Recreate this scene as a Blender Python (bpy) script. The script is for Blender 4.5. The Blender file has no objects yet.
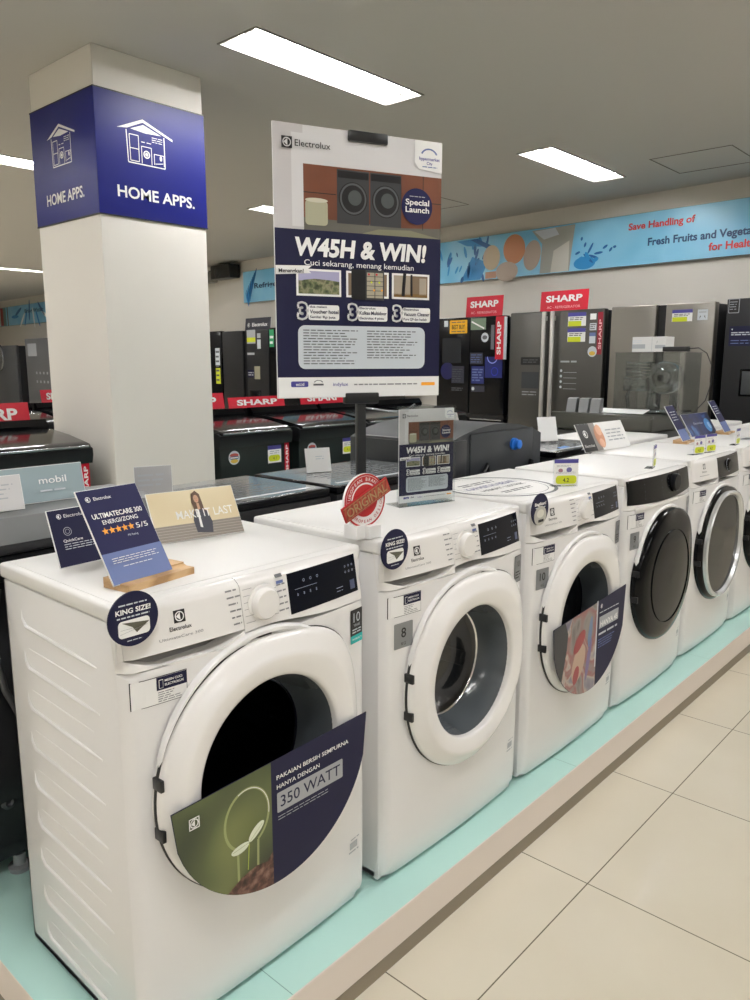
import bpy, bmesh, math, random
from mathutils import Vector, Matrix
from mathutils.geometry import tessellate_polygon
random.seed(7)
SC = bpy.context.scene
COL = SC.collection
PI = math.pi
R = math.radians

# ------------------------------------------------------------------ materials
def lin(h):
    if isinstance(h, str):
        h = h.lstrip('#'); c = [int(h[i:i+2], 16)/255 for i in (0, 2, 4)]
    else: c = list(h)
    return tuple(((x+.055)/1.055)**2.4 if x > .04045 else x/12.92 for x in c) + (1,)
MATS = {}
def M(name, color='#ffffff', rough=.5, metal=0., spec=.5, emit=0., coat=0., noise=0., nscale=8., bump=0., alpha=1.):
    if name in MATS: return MATS[name]
    m = bpy.data.materials.new(name); m.use_nodes = True; nt = m.node_tree
    b = nt.nodes['Principled BSDF']; c = lin(color)
    b.inputs['Base Color'].default_value = c
    b.inputs['Roughness'].default_value = rough; b.inputs['Metallic'].default_value = metal
    b.inputs['Specular IOR Level'].default_value = spec
    b.inputs['Coat Weight'].default_value = coat; b.inputs['Coat Roughness'].default_value = .05
    if alpha < 1: b.inputs['Alpha'].default_value = alpha
    if emit:
        b.inputs['Emission Color'].default_value = c; b.inputs['Emission Strength'].default_value = emit
    if noise or bump:
        tc = nt.nodes.new('ShaderNodeTexCoord'); nz = nt.nodes.new('ShaderNodeTexNoise')
        nz.inputs['Scale'].default_value = nscale; nz.inputs['Detail'].default_value = 4
        nt.links.new(tc.outputs['Object'], nz.inputs['Vector'])
        if noise:
            mx = nt.nodes.new('ShaderNodeMix'); mx.data_type = 'RGBA'; mx.blend_type = 'MULTIPLY'
            rp = nt.nodes.new('ShaderNodeMapRange'); rp.inputs[3].default_value = 1-noise; rp.inputs[4].default_value = 1+noise*.3
            nt.links.new(nz.outputs['Fac'], rp.inputs[0]); mx.inputs[0].default_value = 1
            mx.inputs[6].default_value = c; nt.links.new(rp.outputs[0], mx.inputs[7]); nt.links.new(mx.outputs[2], b.inputs['Base Color'])
        if bump:
            bp = nt.nodes.new('ShaderNodeBump'); bp.inputs['Strength'].default_value = bump; bp.inputs['Distance'].default_value = .002
            nt.links.new(nz.outputs['Fac'], bp.inputs['Height']); nt.links.new(bp.outputs[0], b.inputs['Normal'])
    MATS[name] = m; return m
def ramp_mat(name, stops, scale=4., rough=.4, kind='noise', stretch=(1, 1, 1), distort=0., detail=3.):
    m = bpy.data.materials.new(name); m.use_nodes = True; nt = m.node_tree; b = nt.nodes['Principled BSDF']
    b.inputs['Roughness'].default_value = rough
    tc = nt.nodes.new('ShaderNodeTexCoord'); mp = nt.nodes.new('ShaderNodeMapping'); mp.inputs['Scale'].default_value = stretch
    nt.links.new(tc.outputs['Object'], mp.inputs['Vector'])
    if kind == 'noise':
        t = nt.nodes.new('ShaderNodeTexNoise'); t.inputs['Scale'].default_value = scale; t.inputs['Detail'].default_value = detail; t.inputs['Distortion'].default_value = distort
        o = t.outputs['Fac']
    elif kind == 'wave':
        t = nt.nodes.new('ShaderNodeTexWave'); t.inputs['Scale'].default_value = scale; t.inputs['Distortion'].default_value = distort; t.inputs['Detail'].default_value = detail
        o = t.outputs['Fac']
    else:
        t = nt.nodes.new('ShaderNodeTexVoronoi'); t.inputs['Scale'].default_value = scale; o = t.outputs['Distance']
    nt.links.new(mp.outputs[0], t.inputs['Vector'])
    r = nt.nodes.new('ShaderNodeValToRGB'); cr = r.color_ramp
    while len(cr.elements) < len(stops): cr.elements.new(.5)
    for e, (p, c) in zip(cr.elements, stops): e.position = p; e.color = lin(c)
    nt.links.new(o, r.inputs[0]); nt.links.new(r.outputs[0], b.inputs['Base Color'])
    MATS[name] = m; return m
def glass_mat(name, tint, gloss=.12, rough=.03, keep=.8):
    # clear plastic / glass: see-through with a sharp sheen
    m = bpy.data.materials.new(name); m.use_nodes = True; nt = m.node_tree; nt.nodes.clear()
    out = nt.nodes.new('ShaderNodeOutputMaterial'); tr = nt.nodes.new('ShaderNodeBsdfTransparent'); tr.inputs[0].default_value = lin(tint)
    gl = nt.nodes.new('ShaderNodeBsdfGlossy'); gl.inputs['Roughness'].default_value = rough
    fr = nt.nodes.new('ShaderNodeMath'); fr.operation = 'POWER'; fr.inputs[1].default_value = 4.
    lw = nt.nodes.new('ShaderNodeLayerWeight'); nt.links.new(lw.outputs['Facing'], fr.inputs[0]); lw.inputs[0].default_value = .5
    ad = nt.nodes.new('ShaderNodeMath'); ad.operation = 'ADD'; ad.inputs[1].default_value = gloss; ad.use_clamp = True
    mx = nt.nodes.new('ShaderNodeMixShader')
    nt.links.new(fr.outputs[0], ad.inputs[0]); nt.links.new(ad.outputs[0], mx.inputs[0])
    nt.links.new(tr.outputs[0], mx.inputs[1]); nt.links.new(gl.outputs[0], mx.inputs[2]); nt.links.new(mx.outputs[0], out.inputs[0])
    MATS[name] = m; return m

enamel = M('white_enamel', '#e8e7e6', .3, spec=.5, coat=.2)
lidw = M('white_lid_enamel', '#e6e5e2', .42, spec=.4)
enamel2 = M('white_fascia_plastic', '#eceae7', .25, spec=.5, coat=.3)
gap_shade = M('painted_gap_shade', '#2a2927', .7)
navy = M('navy_print', '#1c1d4a', .55, spec=.3)
navy_d = M('dark_navy_print', '#17183a', .5, spec=.3)
slate = M('slate_blue_print', '#6676a8', .55)
white_p = M('white_print', '#eeeeec', .4)
grey_p = M('grey_print', '#a9adb2', .4)
lgrey_p = M('pale_grey_print', '#c9d0d6', .4)
dgrey_p = M('dark_grey_print', '#55585c', .4)
black_p = M('black_print', '#141416', .35)
red_p = M('red_print', '#c8102e', .35)
yellow_p = M('yellow_green_print', '#cfd82a', .4)
gold_p = M('star_orange_print', '#f2a42c', .4)
amber_p = M('amber_print', '#f0b51e', .4)
teal_p = M('teal_print', '#1fb0ae', .4)
purple_p = M('violet_print', '#4b4796', .4)
blackgloss = M('black_gloss', '#08090c', .14, spec=.2)
dispblack = M('display_black', '#0a0e1a', .16, spec=.2)
blackpl = M('black_plastic', '#17181a', .35)
rubber = M('grey_rubber', '#8d9296', .45)
drumm = M('drum_steel', '#8a8c90', .3, metal=1., bump=.4, nscale=60)
chrome = M('chrome', '#d7d9dc', .15, metal=1.)
glassbowl = glass_mat('door_glass', '#70777c', .07, .03)
acrylic = glass_mat('clear_acrylic', '#f7f9f9', .03, .04)
acrylic_d = glass_mat('clear_plastic_drum', '#ccd2d4', .2, .08)
bowlwall = M('frosted_bowl_wall', '#565c60', .14, spec=.6, alpha=.86, bump=.25, nscale=40)
printgrey = M('scale_print', '#858588', .5)

# ------------------------------------------------------------------ text geometry
_tc = {}
def text_geo(s, bold=0., shear=0., space=1.):
    k = (s, bold, shear, space)
    if k in _tc: return _tc[k]
    cu = bpy.data.curves.new('tmp', 'FONT'); cu.body = s; cu.size = 1; cu.resolution_u = 3
    cu.offset = bold; cu.shear = shear; cu.space_character = space; cu.dimensions = '2D'
    cu.fill_mode = 'BOTH' if hasattr(cu, 'fill_mode') and cu.dimensions == '3D' else cu.fill_mode
    o = bpy.data.objects.new('tmp', cu); COL.objects.link(o)
    bpy.context.view_layer.update(); dg = bpy.context.evaluated_depsgraph_get()
    me = bpy.data.meshes.new_from_object(o.evaluated_get(dg))
    vs = [(v.co.x, v.co.y) for v in me.vertices]; fs = []
    for p in me.polygons:
        fs.append(tuple(p.vertices) if p.normal.z > 0 else tuple(reversed(p.vertices)))
    bpy.data.objects.remove(o); bpy.data.curves.remove(cu); bpy.data.meshes.remove(me)
    if not vs: vs = [(0, 0)]
    x0 = min(v[0] for v in vs); x1 = max(v[0] for v in vs)
    r = ([(x-x0, y) for x, y in vs], fs, x1-x0); _tc[k] = r; return r

# ------------------------------------------------------------------ mesh builder
class B:
    EPS = .0005
    def __init__(s, fmap=None):
        s.v = []; s.f = []; s.m = []; s.mats = []; s.fmap = fmap
    def mi(s, m):
        if m not in s.mats: s.mats.append(m)
        return s.mats.index(m)
    def add(s, vs, fs, mat, T=None):
        n = len(s.v); k = s.mi(mat)
        for v in vs: s.v.append(tuple(T @ Vector(v)) if T else tuple(v))
        for f in fs: s.f.append(tuple(i+n for i in f)); s.m.append(k)
        return s
    def _bm(s, bm, mat, T=None):
        bm.verts.ensure_lookup_table(); bm.verts.index_update()
        s.add([v.co[:] for v in bm.verts], [[v.index for v in f.verts] for f in bm.faces], mat, T); bm.free(); return s
    def box(s, x0, x1, y0, y1, z0, z1, mat, bev=0., seg=2, T=None):
        bm = bmesh.new(); bmesh.ops.create_cube(bm, size=1)
        for v in bm.verts:
            v.co = Vector((x0+(v.co.x+.5)*(x1-x0), y0+(v.co.y+.5)*(y1-y0), z0+(v.co.z+.5)*(z1-z0)))
        if bev: bmesh.ops.bevel(bm, geom=list(bm.edges), offset=bev, segments=seg, affect='EDGES', profile=.5)
        return s._bm(bm, mat, T)
    def lathe(s, prof, mat, seg=64, axis='y', c=(0, 0, 0), cap0=False, cap1=False, rf=None, T=None):
        # prof: (r, t) ; axis y -> circle in xz ; axis z -> circle in xy
        vs = []; fs = []
        for r, t in prof:
            for i in range(seg):
                a = 2*PI*i/seg; rr = rf(r, a) if rf else r
                if axis == 'y': vs.append((c[0]+rr*math.cos(a), c[1]+t, c[2]+rr*math.sin(a)))
                elif axis == 'z': vs.append((c[0]+rr*math.cos(a), c[1]+rr*math.sin(a), c[2]+t))
                else: vs.append((c[0]+t, c[1]+rr*math.cos(a), c[2]+rr*math.sin(a)))
        for k in range(len(prof)-1):
            for i in range(seg):
                j = (i+1) % seg
                fs.append((k*seg+i, k*seg+j, (k+1)*seg+j, (k+1)*seg+i))
        if cap0: fs.append(tuple(range(seg)))
        if cap1: fs.append(tuple(range((len(prof)-1)*seg, len(prof)*seg)))
        return s.add(vs, fs, mat, T)
    def tube(s, pts, r, mat, seg=10, caps=True, T=None):
        pts = [Vector(p) for p in pts]; vs = []; fs = []; up = Vector((0.13, .21, 1)).normalized(); rs = r if isinstance(r, (list, tuple)) else [r]*len(pts)
        for i, p in enumerate(pts):
            t = (pts[min(i+1, len(pts)-1)]-pts[max(i-1, 0)]).normalized()
            a = t.cross(up)
            if a.length < .05: a = t.cross(Vector((1, 0, 0)))
            a.normalize(); b = t.cross(a)
            for k in range(seg):
                q = 2*PI*k/seg; vs.append(tuple(p+(a*math.cos(q)+b*math.sin(q))*rs[i]))
        for i in range(len(pts)-1):
            for k in range(seg):
                j = (k+1) % seg; fs.append((i*seg+k, i*seg+j, (i+1)*seg+j, (i+1)*seg+k))
        if caps: fs += [tuple(range(seg)), tuple(range((len(pts)-1)*seg, len(pts)*seg))]
        return s.add(vs, fs, mat, T)
    def prism(s, pts, a0, a1, mat, axis='x', T=None):
        # pts: closed outline; axis x: pts=(y,z) swept x a0..a1 ; axis y: (x,z) ; axis z: (x,y)
        def mk(p, a): return (a, p[0], p[1]) if axis == 'x' else (p[0], a, p[1]) if axis == 'y' else (p[0], p[1], a)
        n = len(pts); vs = [mk(p, a0) for p in pts]+[mk(p, a1) for p in pts]
        fs = [(i, (i+1) % n, n+(i+1) % n, n+i) for i in range(n)]
        tri = tessellate_polygon([[Vector((p[0], p[1], 0)) for p in pts]])
        for t in tri: fs.append(tuple(t)); fs.append(tuple(n+i for i in reversed(t)))
        return s.add(vs, fs, mat, T)
    # ---- flat art; u right, v up, layer towards the viewer (-y)
    def P(s, u, v, l):
        d = l*s.EPS
        return s.fmap(u, v, d) if s.fmap else (u, -d, v)
    def rect(s, u0, v0, u1, v1, mat, l=1, n=1):
        vs = []; fs = []
        for i in range(n+1):
            u = u0+(u1-u0)*i/n; vs += [s.P(u, v0, l), s.P(u, v1, l)]
        for i in range(n): fs.append((2*i, 2*i+2, 2*i+3, 2*i+1))
        return s.add(vs, fs, mat)
    def poly(s, pts, mat, l=1):
        tri = tessellate_polygon([[Vector((p[0], p[1], 0)) for p in pts]])
        fs = []
        for t in tri:
            a, b, c = (pts[i] for i in t)
            ar = (b[0]-a[0])*(c[1]-a[1])-(b[1]-a[1])*(c[0]-a[0])
            fs.append(tuple(t) if ar > 0 else tuple(reversed(t)))
        return s.add([s.P(p[0], p[1], l) for p in pts], fs, mat)
    def ell(s, cu, cv, ru, rv, mat, l=1, seg=40, rot=0):
        c, q = math.cos(rot), math.sin(rot); pts = []
        for i in range(seg):
            a = 2*PI*i/seg; x, y = ru*math.cos(a), rv*math.sin(a); pts.append((cu+x*c-y*q, cv+x*q+y*c))
        return s.add([s.P(*p, l) for p in pts], [tuple(range(seg))], mat)
    def ring(s, cu, cv, r0, r1, mat, l=1, seg=48, a0=0, a1=2*PI, sv=1.):
        vs = []; fs = []
        for i in range(seg+1):
            a = a0+(a1-a0)*i/seg
            for r in (r0, r1): vs.append(s.P(cu+r*math.cos(a), cv+r*sv*math.sin(a), l))
        for i in range(seg): fs.append((2*i, 2*i+1, 2*i+3, 2*i+2))
        return s.add(vs, fs, mat)
    def line(s, u0, v0, u1, v1, w, mat, l=1):
        dx, dy = u1-u0, v1-v0; L = math.hypot(dx, dy) or 1; nx, ny = -dy/L*w/2, dx/L*w/2
        return s.add([s.P(u0+nx, v0+ny, l), s.P(u0-nx, v0-ny, l), s.P(u1-nx, v1-ny, l), s.P(u1+nx, v1+ny, l)], [(0, 1, 2, 3)], mat)
    def rrect(s, u0, v0, u1, v1, r, mat, l=1):
        pts = []
        for cx, cy, a in ((u1-r, v0+r, -90), (u1-r, v1-r, 0), (u0+r, v1-r, 90), (u0+r, v0+r, 180)):
            for k in range(5): q = R(a+90*k/4); pts.append((cx+r*math.cos(q), cy+r*math.sin(q)))
        return s.add([s.P(*p, l) for p in pts], [tuple(range(len(pts)))], mat)
    def text(s, t, u, v, h, mat, l=2, w=None, al='C', bold=.0, shear=0., rot=0., space=1.):
        # h = capital height
        vs, fs, W = text_geo(t, bold, shear, space); k = h/.72; kx = k if w is None else w/max(W, 1e-6)
        ox = {'C': -W*kx/2, 'L': 0, 'R': -W*kx}[al]; c, q = math.cos(rot), math.sin(rot); out = []
        for x, y in vs:
            X = x*kx+ox; Y = y*k; out.append(s.P(u+X*c-Y*q, v+X*q+Y*c, l))
        return s.add(out, fs, mat)
    def arctext(s, t, cu, cv, r, h, mat, l=2, mid=PI/2, step=None, flip=False, bold=.01):
        step = step or h*1.05/r
        for i, ch in enumerate(t):
            if ch == ' ': continue
            o = (i-(len(t)-1)/2)*step
            if not flip: a = mid-o; s.text(ch, cu+r*math.cos(a), cv+r*math.sin(a), h, mat, l, rot=a-PI/2, bold=bold)
            else: a = mid+o; s.text(ch, cu+r*math.cos(a), cv+r*math.sin(a), h, mat, l, rot=a+PI/2, bold=bold)
        return s
    def greek(s, u0, v0, u1, v1, rows, mat, l=2, fill=.45, jag=.25, seed=1, words=True):
        # small print too small to read: rows of short dashes
        rd = random.Random(seed); hh = (v1-v0)/rows
        for r in range(rows):
            y = v1-(r+.5)*hh; end = u1-(u1-u0)*jag*rd.random(); x = u0
            while x < end:
                L = hh*(1.2+2.2*rd.random()) if words else end-u0
                L = min(L, end-x)
                s.rect(x, y-hh*fill/2, x+L, y+hh*fill/2, mat, l); x += L+hh*.5
        return s
    def build(s, name, parent=None, smooth=40, loc=None, label=None):
        me = bpy.data.meshes.new(name); me.from_pydata(s.v, [], s.f); me.update()
        for m in s.mats: me.materials.append(m)
        me.polygons.foreach_set('material_index', s.m)
        if smooth:
            me.polygons.foreach_set('use_smooth', [True]*len(me.polygons)); me.set_sharp_from_angle(angle=R(smooth))
        o = bpy.data.objects.new(name, me); COL.objects.link(o)
        if parent: o.parent = parent
        if loc: o.location = loc
        if label: o['label'] = label
        return o
def fixn(o):
    bm = bmesh.new(); bm.from_mesh(o.data); bmesh.ops.recalc_face_normals(bm, faces=bm.faces); bm.to_mesh(o.data); bm.free(); return o

def thing(name, label, cat, loc=(0, 0, 0), rz=0., group=None, rx=0., ry=0.):
    o = bpy.data.objects.new(name, None); o.empty_display_size = .05; COL.objects.link(o)
    o.location = loc; o.rotation_euler = (rx, ry, rz); o['label'] = label; o['category'] = cat
    if group: o['group'] = group
    return o
def tag(o, label, cat, group=None):
    o['label'] = label; o['category'] = cat
    if group: o['group'] = group
    return o
def struct(o): o['kind'] = 'structure'; return o
def dup(o, loc, rz=None, label=None, group=None):
    def cp(x, par):
        c = x.copy(); COL.objects.link(c)
        if par: c.parent = par
        for ch in x.children: cp(ch, c)
        return c
    n = cp(o, None); n.location = loc
    if rz is not None: n.rotation_euler[2] = rz
    if label: n['label'] = label
    if group: n['group'] = group
    return n

# the wall frame: the back wall runs slightly off square to the row of washers
WA = math.atan2(-1, -.09)                 # direction of wall-local +x
_n = math.hypot(1, .09)
def WF(x0, s, z=0., off=0.):
    d = (-.09/_n, -1/_n); n = (1/_n, -.09/_n)
    return (x0+d[0]*s+n[0]*off, 4+d[1]*s+n[1]*off, z)

# ------------------------------------------------------------------ logos
def e_logo(b, u, v, sz, fg, bg, l=2):
    h = sz/2
    b.rect(u-h, v-h, u+h, v+h, bg, l)
    b.ring(u, v, h*.62, h*.80, fg, l+1, seg=24, a0=R(0), a1=R(360))
    b.poly([(u-h*.62, v), (u+h*.12, v+h*.62), (u+h*.12, v-h*.62)], fg, l+1)
def e_brand(b, u, v, h, fg, bg, l=2, txt=True):
    e_logo(b, u+h*.9, v+h*.5, h*1.8, fg, bg, l)
    if txt: b.text('Electrolux', u+h*2.2, v+h*.05, h*.95, fg if bg != fg else fg, l+1, al='L', bold=.01)

# ------------------------------------------------------------------ front loading washer
HW = .3; DCX, DCZ = -.005, .490
def yf(x, z):
    t = min(1., abs(x)/.3)
    k = min(1, .35+z/.35)
    y = -.02-.022*(1-t*t)*k
    if t > .93: y += .022*((t-.93)/.07)**2
    if z < .06: y += .018*((.06-z)/.06)**2
    if z > .745: y += .16*(z-.745)
    if z > .842: y += .016*((z-.842)/.018)**2
    return y
def patch(b, x0, x1, zlo, zhi, mat, nx=24, nz=6, back=0., off=0., fz=None, fyz=None):
    # solid slab whose outer face follows the bowed front
    fz = fz or [i/nz for i in range(nz+1)]; nz = len(fz)-1
    L = zlo if callable(zlo) else (lambda x: zlo); H = zhi if callable(zhi) else (lambda x: zhi)
    xs = [x0+(x1-x0)*i/nx for i in range(nx+1)]; vs = []; fs = []
    for x in xs:
        for t in fz:
            z = L(x)+(H(x)-L(x))*t; vs.append((x, yf(x, z)-off, z))
    n = nz+1
    for i in range(nx):
        for j in range(nz): fs.append((i*n+j, (i+1)*n+j, (i+1)*n+j+1, i*n+j+1))
    bd = [i*n for i in range(nx+1)]+[nx*n+j for j in range(1, n)]+[i*n+nz for i in range(nx-1, -1, -1)]+[j for j in range(nz-1, 0, -1)]
    base = len(vs)
    for k in bd: x, y, z = vs[k]; vs.append((x, max(back, y+.0005) if back is not None else y+.002, z))
    m = len(bd)
    for i in range(m): j = (i+1) % m; fs.append((bd[i], base+i, base+j, bd[j]))
    return b.add(vs, fs, mat)
def fm(off): return lambda u, v, d: (u, yf(u, v)-off-d, v)

drum_cache = {}
def washer(label, loc, rz=0, door='white', panel='std', kg=None, tenyr=None, badge=None, card=None, group=None, tops=None, disp=dispblack, cheap=False, sticker=True, name='washing_machine', dc=(-.005, .490), dR=1.):
    global DCX, DCZ
    DCX, DCZ = dc
    t = thing(name, label, 'washing machine', loc, rz, group)
    W, D = .298, .425
    # cabinet shell: open at the front
    b = B()
    b.box(-W, -W+.012, -.002, D, .012, .828, enamel, .003); b.box(W-.012, W, -.002, D, .012, .828, enamel, .003)
    b.box(-W, W, D-.01, D, .012, .828, enamel, .003); b.box(-W, W, .0, D, .012, .03, enamel, .003)
    if not cheap:
        for k in range(9):                       # pressed ribs on the side
            z = .745-.0865*k; pts = [(-W, .352, z+.035), (-W, .348, z+.016), (-W, .335, z+.005)]+[(-W, .33-.265*i/6, z+.003-.012*i/6) for i in range(7)]
            for sgn in (1, -1):
                b.tube([(p[0]*sgn, p[1], p[2]) for p in pts], [.001, .0035]+[.0045]*6+[.004, .0015], enamel, 8)
            zz = z+.045
            if k: b.tube([(-W, .33-.24*i/4, zz-.008*i/4) for i in range(5)], [.0005, .0018, .0018, .0018, .0005], enamel, 6)
    b.build('cabinet', t)
    # lid
    b = B(); b.box(-.3, .3, -.004, D+.012, .829, .86, lidw, .007, 3)
    b.box(-.286, .286, .02, D, .8585, .8615, lidw, .0015, 2)
    if tops == 'oval':
        q = B(lambda u, v, d: (u, v, .8616+d))
        gr = M('ring_sticker_grey', '#66696b', .5)
        q.ring(-.10, .225, .180, .192, gr, 1, 72); q.ring(-.10, .225, .160, .1625, gr, 1, 72)
        q.text('KAPASITAS BESAR', -.10, .235, .030, M('faded_violet_print', '#77789c', .4), 1, w=.27, bold=.02); q.text('HEMAT LISTRIK', -.10, .19, .022, gr, 1, w=.24, bold=.015)
        q.greek(-.2, .28, .0, .32, 2, gr, 1); q.greek(-.19, .13, -.01, .16, 2, gr, 1)
        q.build('top_sticker', t, 0, label='large oval printed ring sticker')
    if tops == 'small':
        q = B(lambda u, v, d: (u, v, .8616+d)); q.rect(.06, .06, .2, .13, lgrey_p, 1); q.rect(.07, .085, .19, .12, dgrey_p, 2)
        q.greek(.07, .065, .19, .08, 2, dgrey_p, 2); q.build('top_sticker', t, 0)
    b.build('lid', t)
    # front panel with a real round opening
    b = B(); hr = .2; x0, x1, z0, z1 = -.299, .299, .012, .742
    an = sorted([2*PI*i/96 for i in range(96)]+[math.atan2(z-DCZ, x-DCX) % (2*PI) for x in (x0, x1) for z in (z0, z1)])
    vs = []; fs = []; NR = 14
    for a in an:
        c, s_ = math.cos(a), math.sin(a); ro = 9
        if c > 1e-6: ro = min(ro, (x1-DCX)/c)
        if c < -1e-6: ro = min(ro, (x0-DCX)/c)
        if s_ > 1e-6: ro = min(ro, (z1-DCZ)/s_)
        if s_ < -1e-6: ro = min(ro, (z0-DCZ)/s_)
        vs.append((DCX+hr*c, .02, DCZ+hr*s_))
        for k in range(NR+1):
            f = 1-(1-k/NR)**1.7; r = hr+(ro-hr)*f; x, z = DCX+r*c, DCZ+r*s_; vs.append((x, yf(x, z), z))
        x, z = DCX+ro*c, DCZ+ro*s_; vs.append((x, 0, z))
    n = NR+3; m = len(an)
    for i in range(m):
        j = (i+1) % m
        for k in range(n-1): fs.append((i*n+k, i*n+k+1, j*n+k+1, j*n+k))
    b.add(vs, fs, enamel)
    for a_, w_ in ((None, 0),):
        pr_ = [(.270, .004), (.269, -.004), (.265, -.008), (.259, -.008), (.256, -.003), (.254, .010)]; n_ = 48; vs = []; fs = []
        for i in range(n_+1):
            a = R(12)+R(150)*i/n_; k_ = math.sin(PI*i/n_)**.5
            for r_, y_ in pr_: rr = .2535+(r_-.2535)*k_; vs.append((DCX+rr*math.cos(a), -.039+y_*(1 if k_ > .2 else k_), DCZ+rr*math.sin(a)))
        for i in range(n_):
            for j in range(len(pr_)-1): q = i*len(pr_)+j; fs.append((q, q+len(pr_), q+len(pr_)+1, q+1))
        b.add(vs, fs, enamel)
    b.build('front_panel', t)
    # shadowed strip behind the panel gaps
    # fascia
    topf = [0, .2, .4, .6, .72, .8, .86, .9, .94, .97, 1]
    dxl, dzb = -.055, .768
    arch = lambda x: .7445+.018*math.exp(-((x-.0)/.12)**2)
    b = B()
    patch(b, dxl+.0012 if panel != 'wide' else -.299, .299, arch, .8585, enamel2, 24, fz=topf)
    if panel != 'wide':
        patch(b, -.299, dxl-.0005, lambda x: .7445, lambda x: .765-.026*max(0, math.sin(PI*(x+.285)/(.285+dxl)))**.8 if x > -.285 else .765, enamel2, 24, 3)
        patch(b, -.299, -.29, .7655, .8585, enamel2, 2, fz=topf)
        b.box(-.29, dxl, .012, .02, .735, .80, M('recess_grey', '#b5b3af', .5))
    b.build('control_panel', t)
    if panel != 'wide':
        b = B(); patch(b, -.2893, dxl-.0005, .767, .8583, enamel2, 20, fz=topf, off=.0006)
        b.build('detergent_drawer', t)
    # print and controls
    if panel == 'std':
        b = B(fm(.0016)); e_logo(b, -.185, .822, .022, white_p, black_p, 0)
        b.text('Electrolux', -.185, .7985, .0075, black_p, 0, bold=.01); b.text('UltimateCare 300', -.185, .785, .0048, printgrey, 0, w=.085)
        b.build('logo', t, 0, label='black square logo with brand lettering')
        dx, dz = -.005, .806
        b = B(); b.lathe([(.036, .0), (.036, -.005), (.031, -.007), (.030, -.018), (.027, -.021), (.0, -.0215)], enamel2, 48, c=(dx, yf(dx, dz)+.003, dz)); b.build('dial', t)
        b = B(fm(.0014)); rd = random.Random(3)
        for i in range(6):
            z = .842-.0125*i
            b.line(-.05, z-.003, -.028-.004*(1-abs(i-2.5)/2.5), z-.003, .0008, printgrey, 0)
            b.greek(-.088+.002*i, z-.001, -.055, z+.004, 1, printgrey, 0, .6, .3, i)
            if i > 0:
                b.line(.020+.004*(1-abs(i-2.5)/2.5), z-.002, .030, z-.002, .0008, printgrey, 0); b.greek(.032, z-.001, .058-.0, z+.004, 1, printgrey, 0, .6, .3, i+9)
        b.rect(.032, .845, .050, .851, dgrey_p, 0); b.rect(.032, .833, .050, .839, slate, 0)
        b.build('programme_print', t, 0)
        b = B(fm(.0012)); d0, d1, zb, zt = .062, .272, .766, .846
        bb = B(); patch(bb, d0, d1, zb, zt, disp, 10, 4, off=.0012, back=-.012)
        dd = bb.build('display', t)
        b = B(fm(.0018)); lt = M('display_print', '#8f97a6', .4)
        for i in range(3): b.ring(.105+.02*i, .826, .002, .003, lt, 0, 12)
        b.line(.078, .812, .142, .812, .0008, lt, 0)
        for i in range(4): b.text('88'[i % 2], .085+.018*i, .798, .006, lt, 0)
        for i in range(3):
            b.ring(.235+.012*i, .826, .0015, .0025, lt, 0, 10); b.ring(.235+.012*i, .814, .0015, .0025, lt, 0, 10)
        b.rect(.246, .774, .262, .794, M('key_grey', '#48506a', .4), 0); b.greek(.20, .776, .225, .79, 2, lt, 0, .2)
        b.build('display_print', dd, 0)
    elif panel == 'wide':
        b = B(); patch(b, -.285, .282, lambda x: .752+.012*((x+.0)/.3)**2, .846, blackgloss, 30, 5, off=.0012, back=-.014); dd = b.build('display', t)
        b = B(); patch(b, .135, .28, .772, .844, M('screen_black', '#05060a', .1, spec=.15), 8, 3, off=.0022, back=-.014); b.build('screen', dd)
        b = B(); b.lathe([(.034, .0), (.034, -.016), (.030, -.020), (.0, -.0205)], M('dark_dial', '#101216', .35, spec=.2), 40, c=(.085, yf(.085, .806)+.002, .806)); b.build('dial', t)
        b = B(fm(.0018)); lt = M('display_print2', '#7c8088', .4)
        for c in (-.17, -.03, .03):
            for i in range(5): b.text('oxo:o'[i], c, .772+.013*i, .005, lt, 0)
        b.build('display_print', dd, 0)
        b = B(); patch(b, -.25, .1, .738, .7505, enamel2, 16, 2, off=.004); b.build('handle_lip', t)
    else:
        b = B(fm(.0016)); e_logo(b, -.19, .825, .022, white_p, black_p, 0)
        b.text('Electrolux', -.19, .80, .0075, black_p, 0, bold=.01); b.greek(-.235, .785, -.145, .79, 1, printgrey, 0); b.build('logo', t, 0)
        b = B(); patch(b, -.05, .275, .762, .848, blackgloss, 16, 5, off=.0012, back=-.012); dd = b.build('display', t)
        b = B(fm(.002)); b.ring(.09, .806, .026, .0285, lgrey_p, 0, 40); b.build('dial_ring', dd, 0)
        b = B(); b.lathe([(.025, .0), (.025, -.010), (.022, -.013), (.0, -.0135)], blackgloss, 36, c=(.09, yf(.09, .806)+.002, .806)); b.build('dial', t)
    # door
    def rf(r, a):
        if 0 < a < PI/2:
            n_ = 2+1.1*math.sin(2*a); k = 1/((math.cos(a)**n_+math.sin(a)**n_)**(1/n_)); w = max(0, min(1, (r-.17)/.07)); return r*(1+(k-1)*w)
        return r
    dr = thing_part = bpy.data.objects.new('door', None)
    bpy.data.objects.remove(dr)
    b = B()
    if door == 'white':
        b.lathe([(.249, -.018), (.251, -.038), (.250, -.046), (.246, -.052), (.238, -.0575), (.219, -.069), (.214, -.0715), (.208, -.072), (.195, -.070), (.180, -.0665), (.1745, -.0645), (.172, -.060), (.171, -.045), (.171, -.01)], enamel2, 96, c=(DCX, 0, DCZ), rf=rf)
    elif door == 'black':
        b.lathe([(.262, -.018), (.264, -.036), (.260, -.052), (.250, -.062), (.236, -.068), (.20, -.073), (.15, -.078), (.08, -.081), (.0, -.082)], blackgloss, 96, c=(DCX, 0, DCZ), rf=rf)
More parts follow.
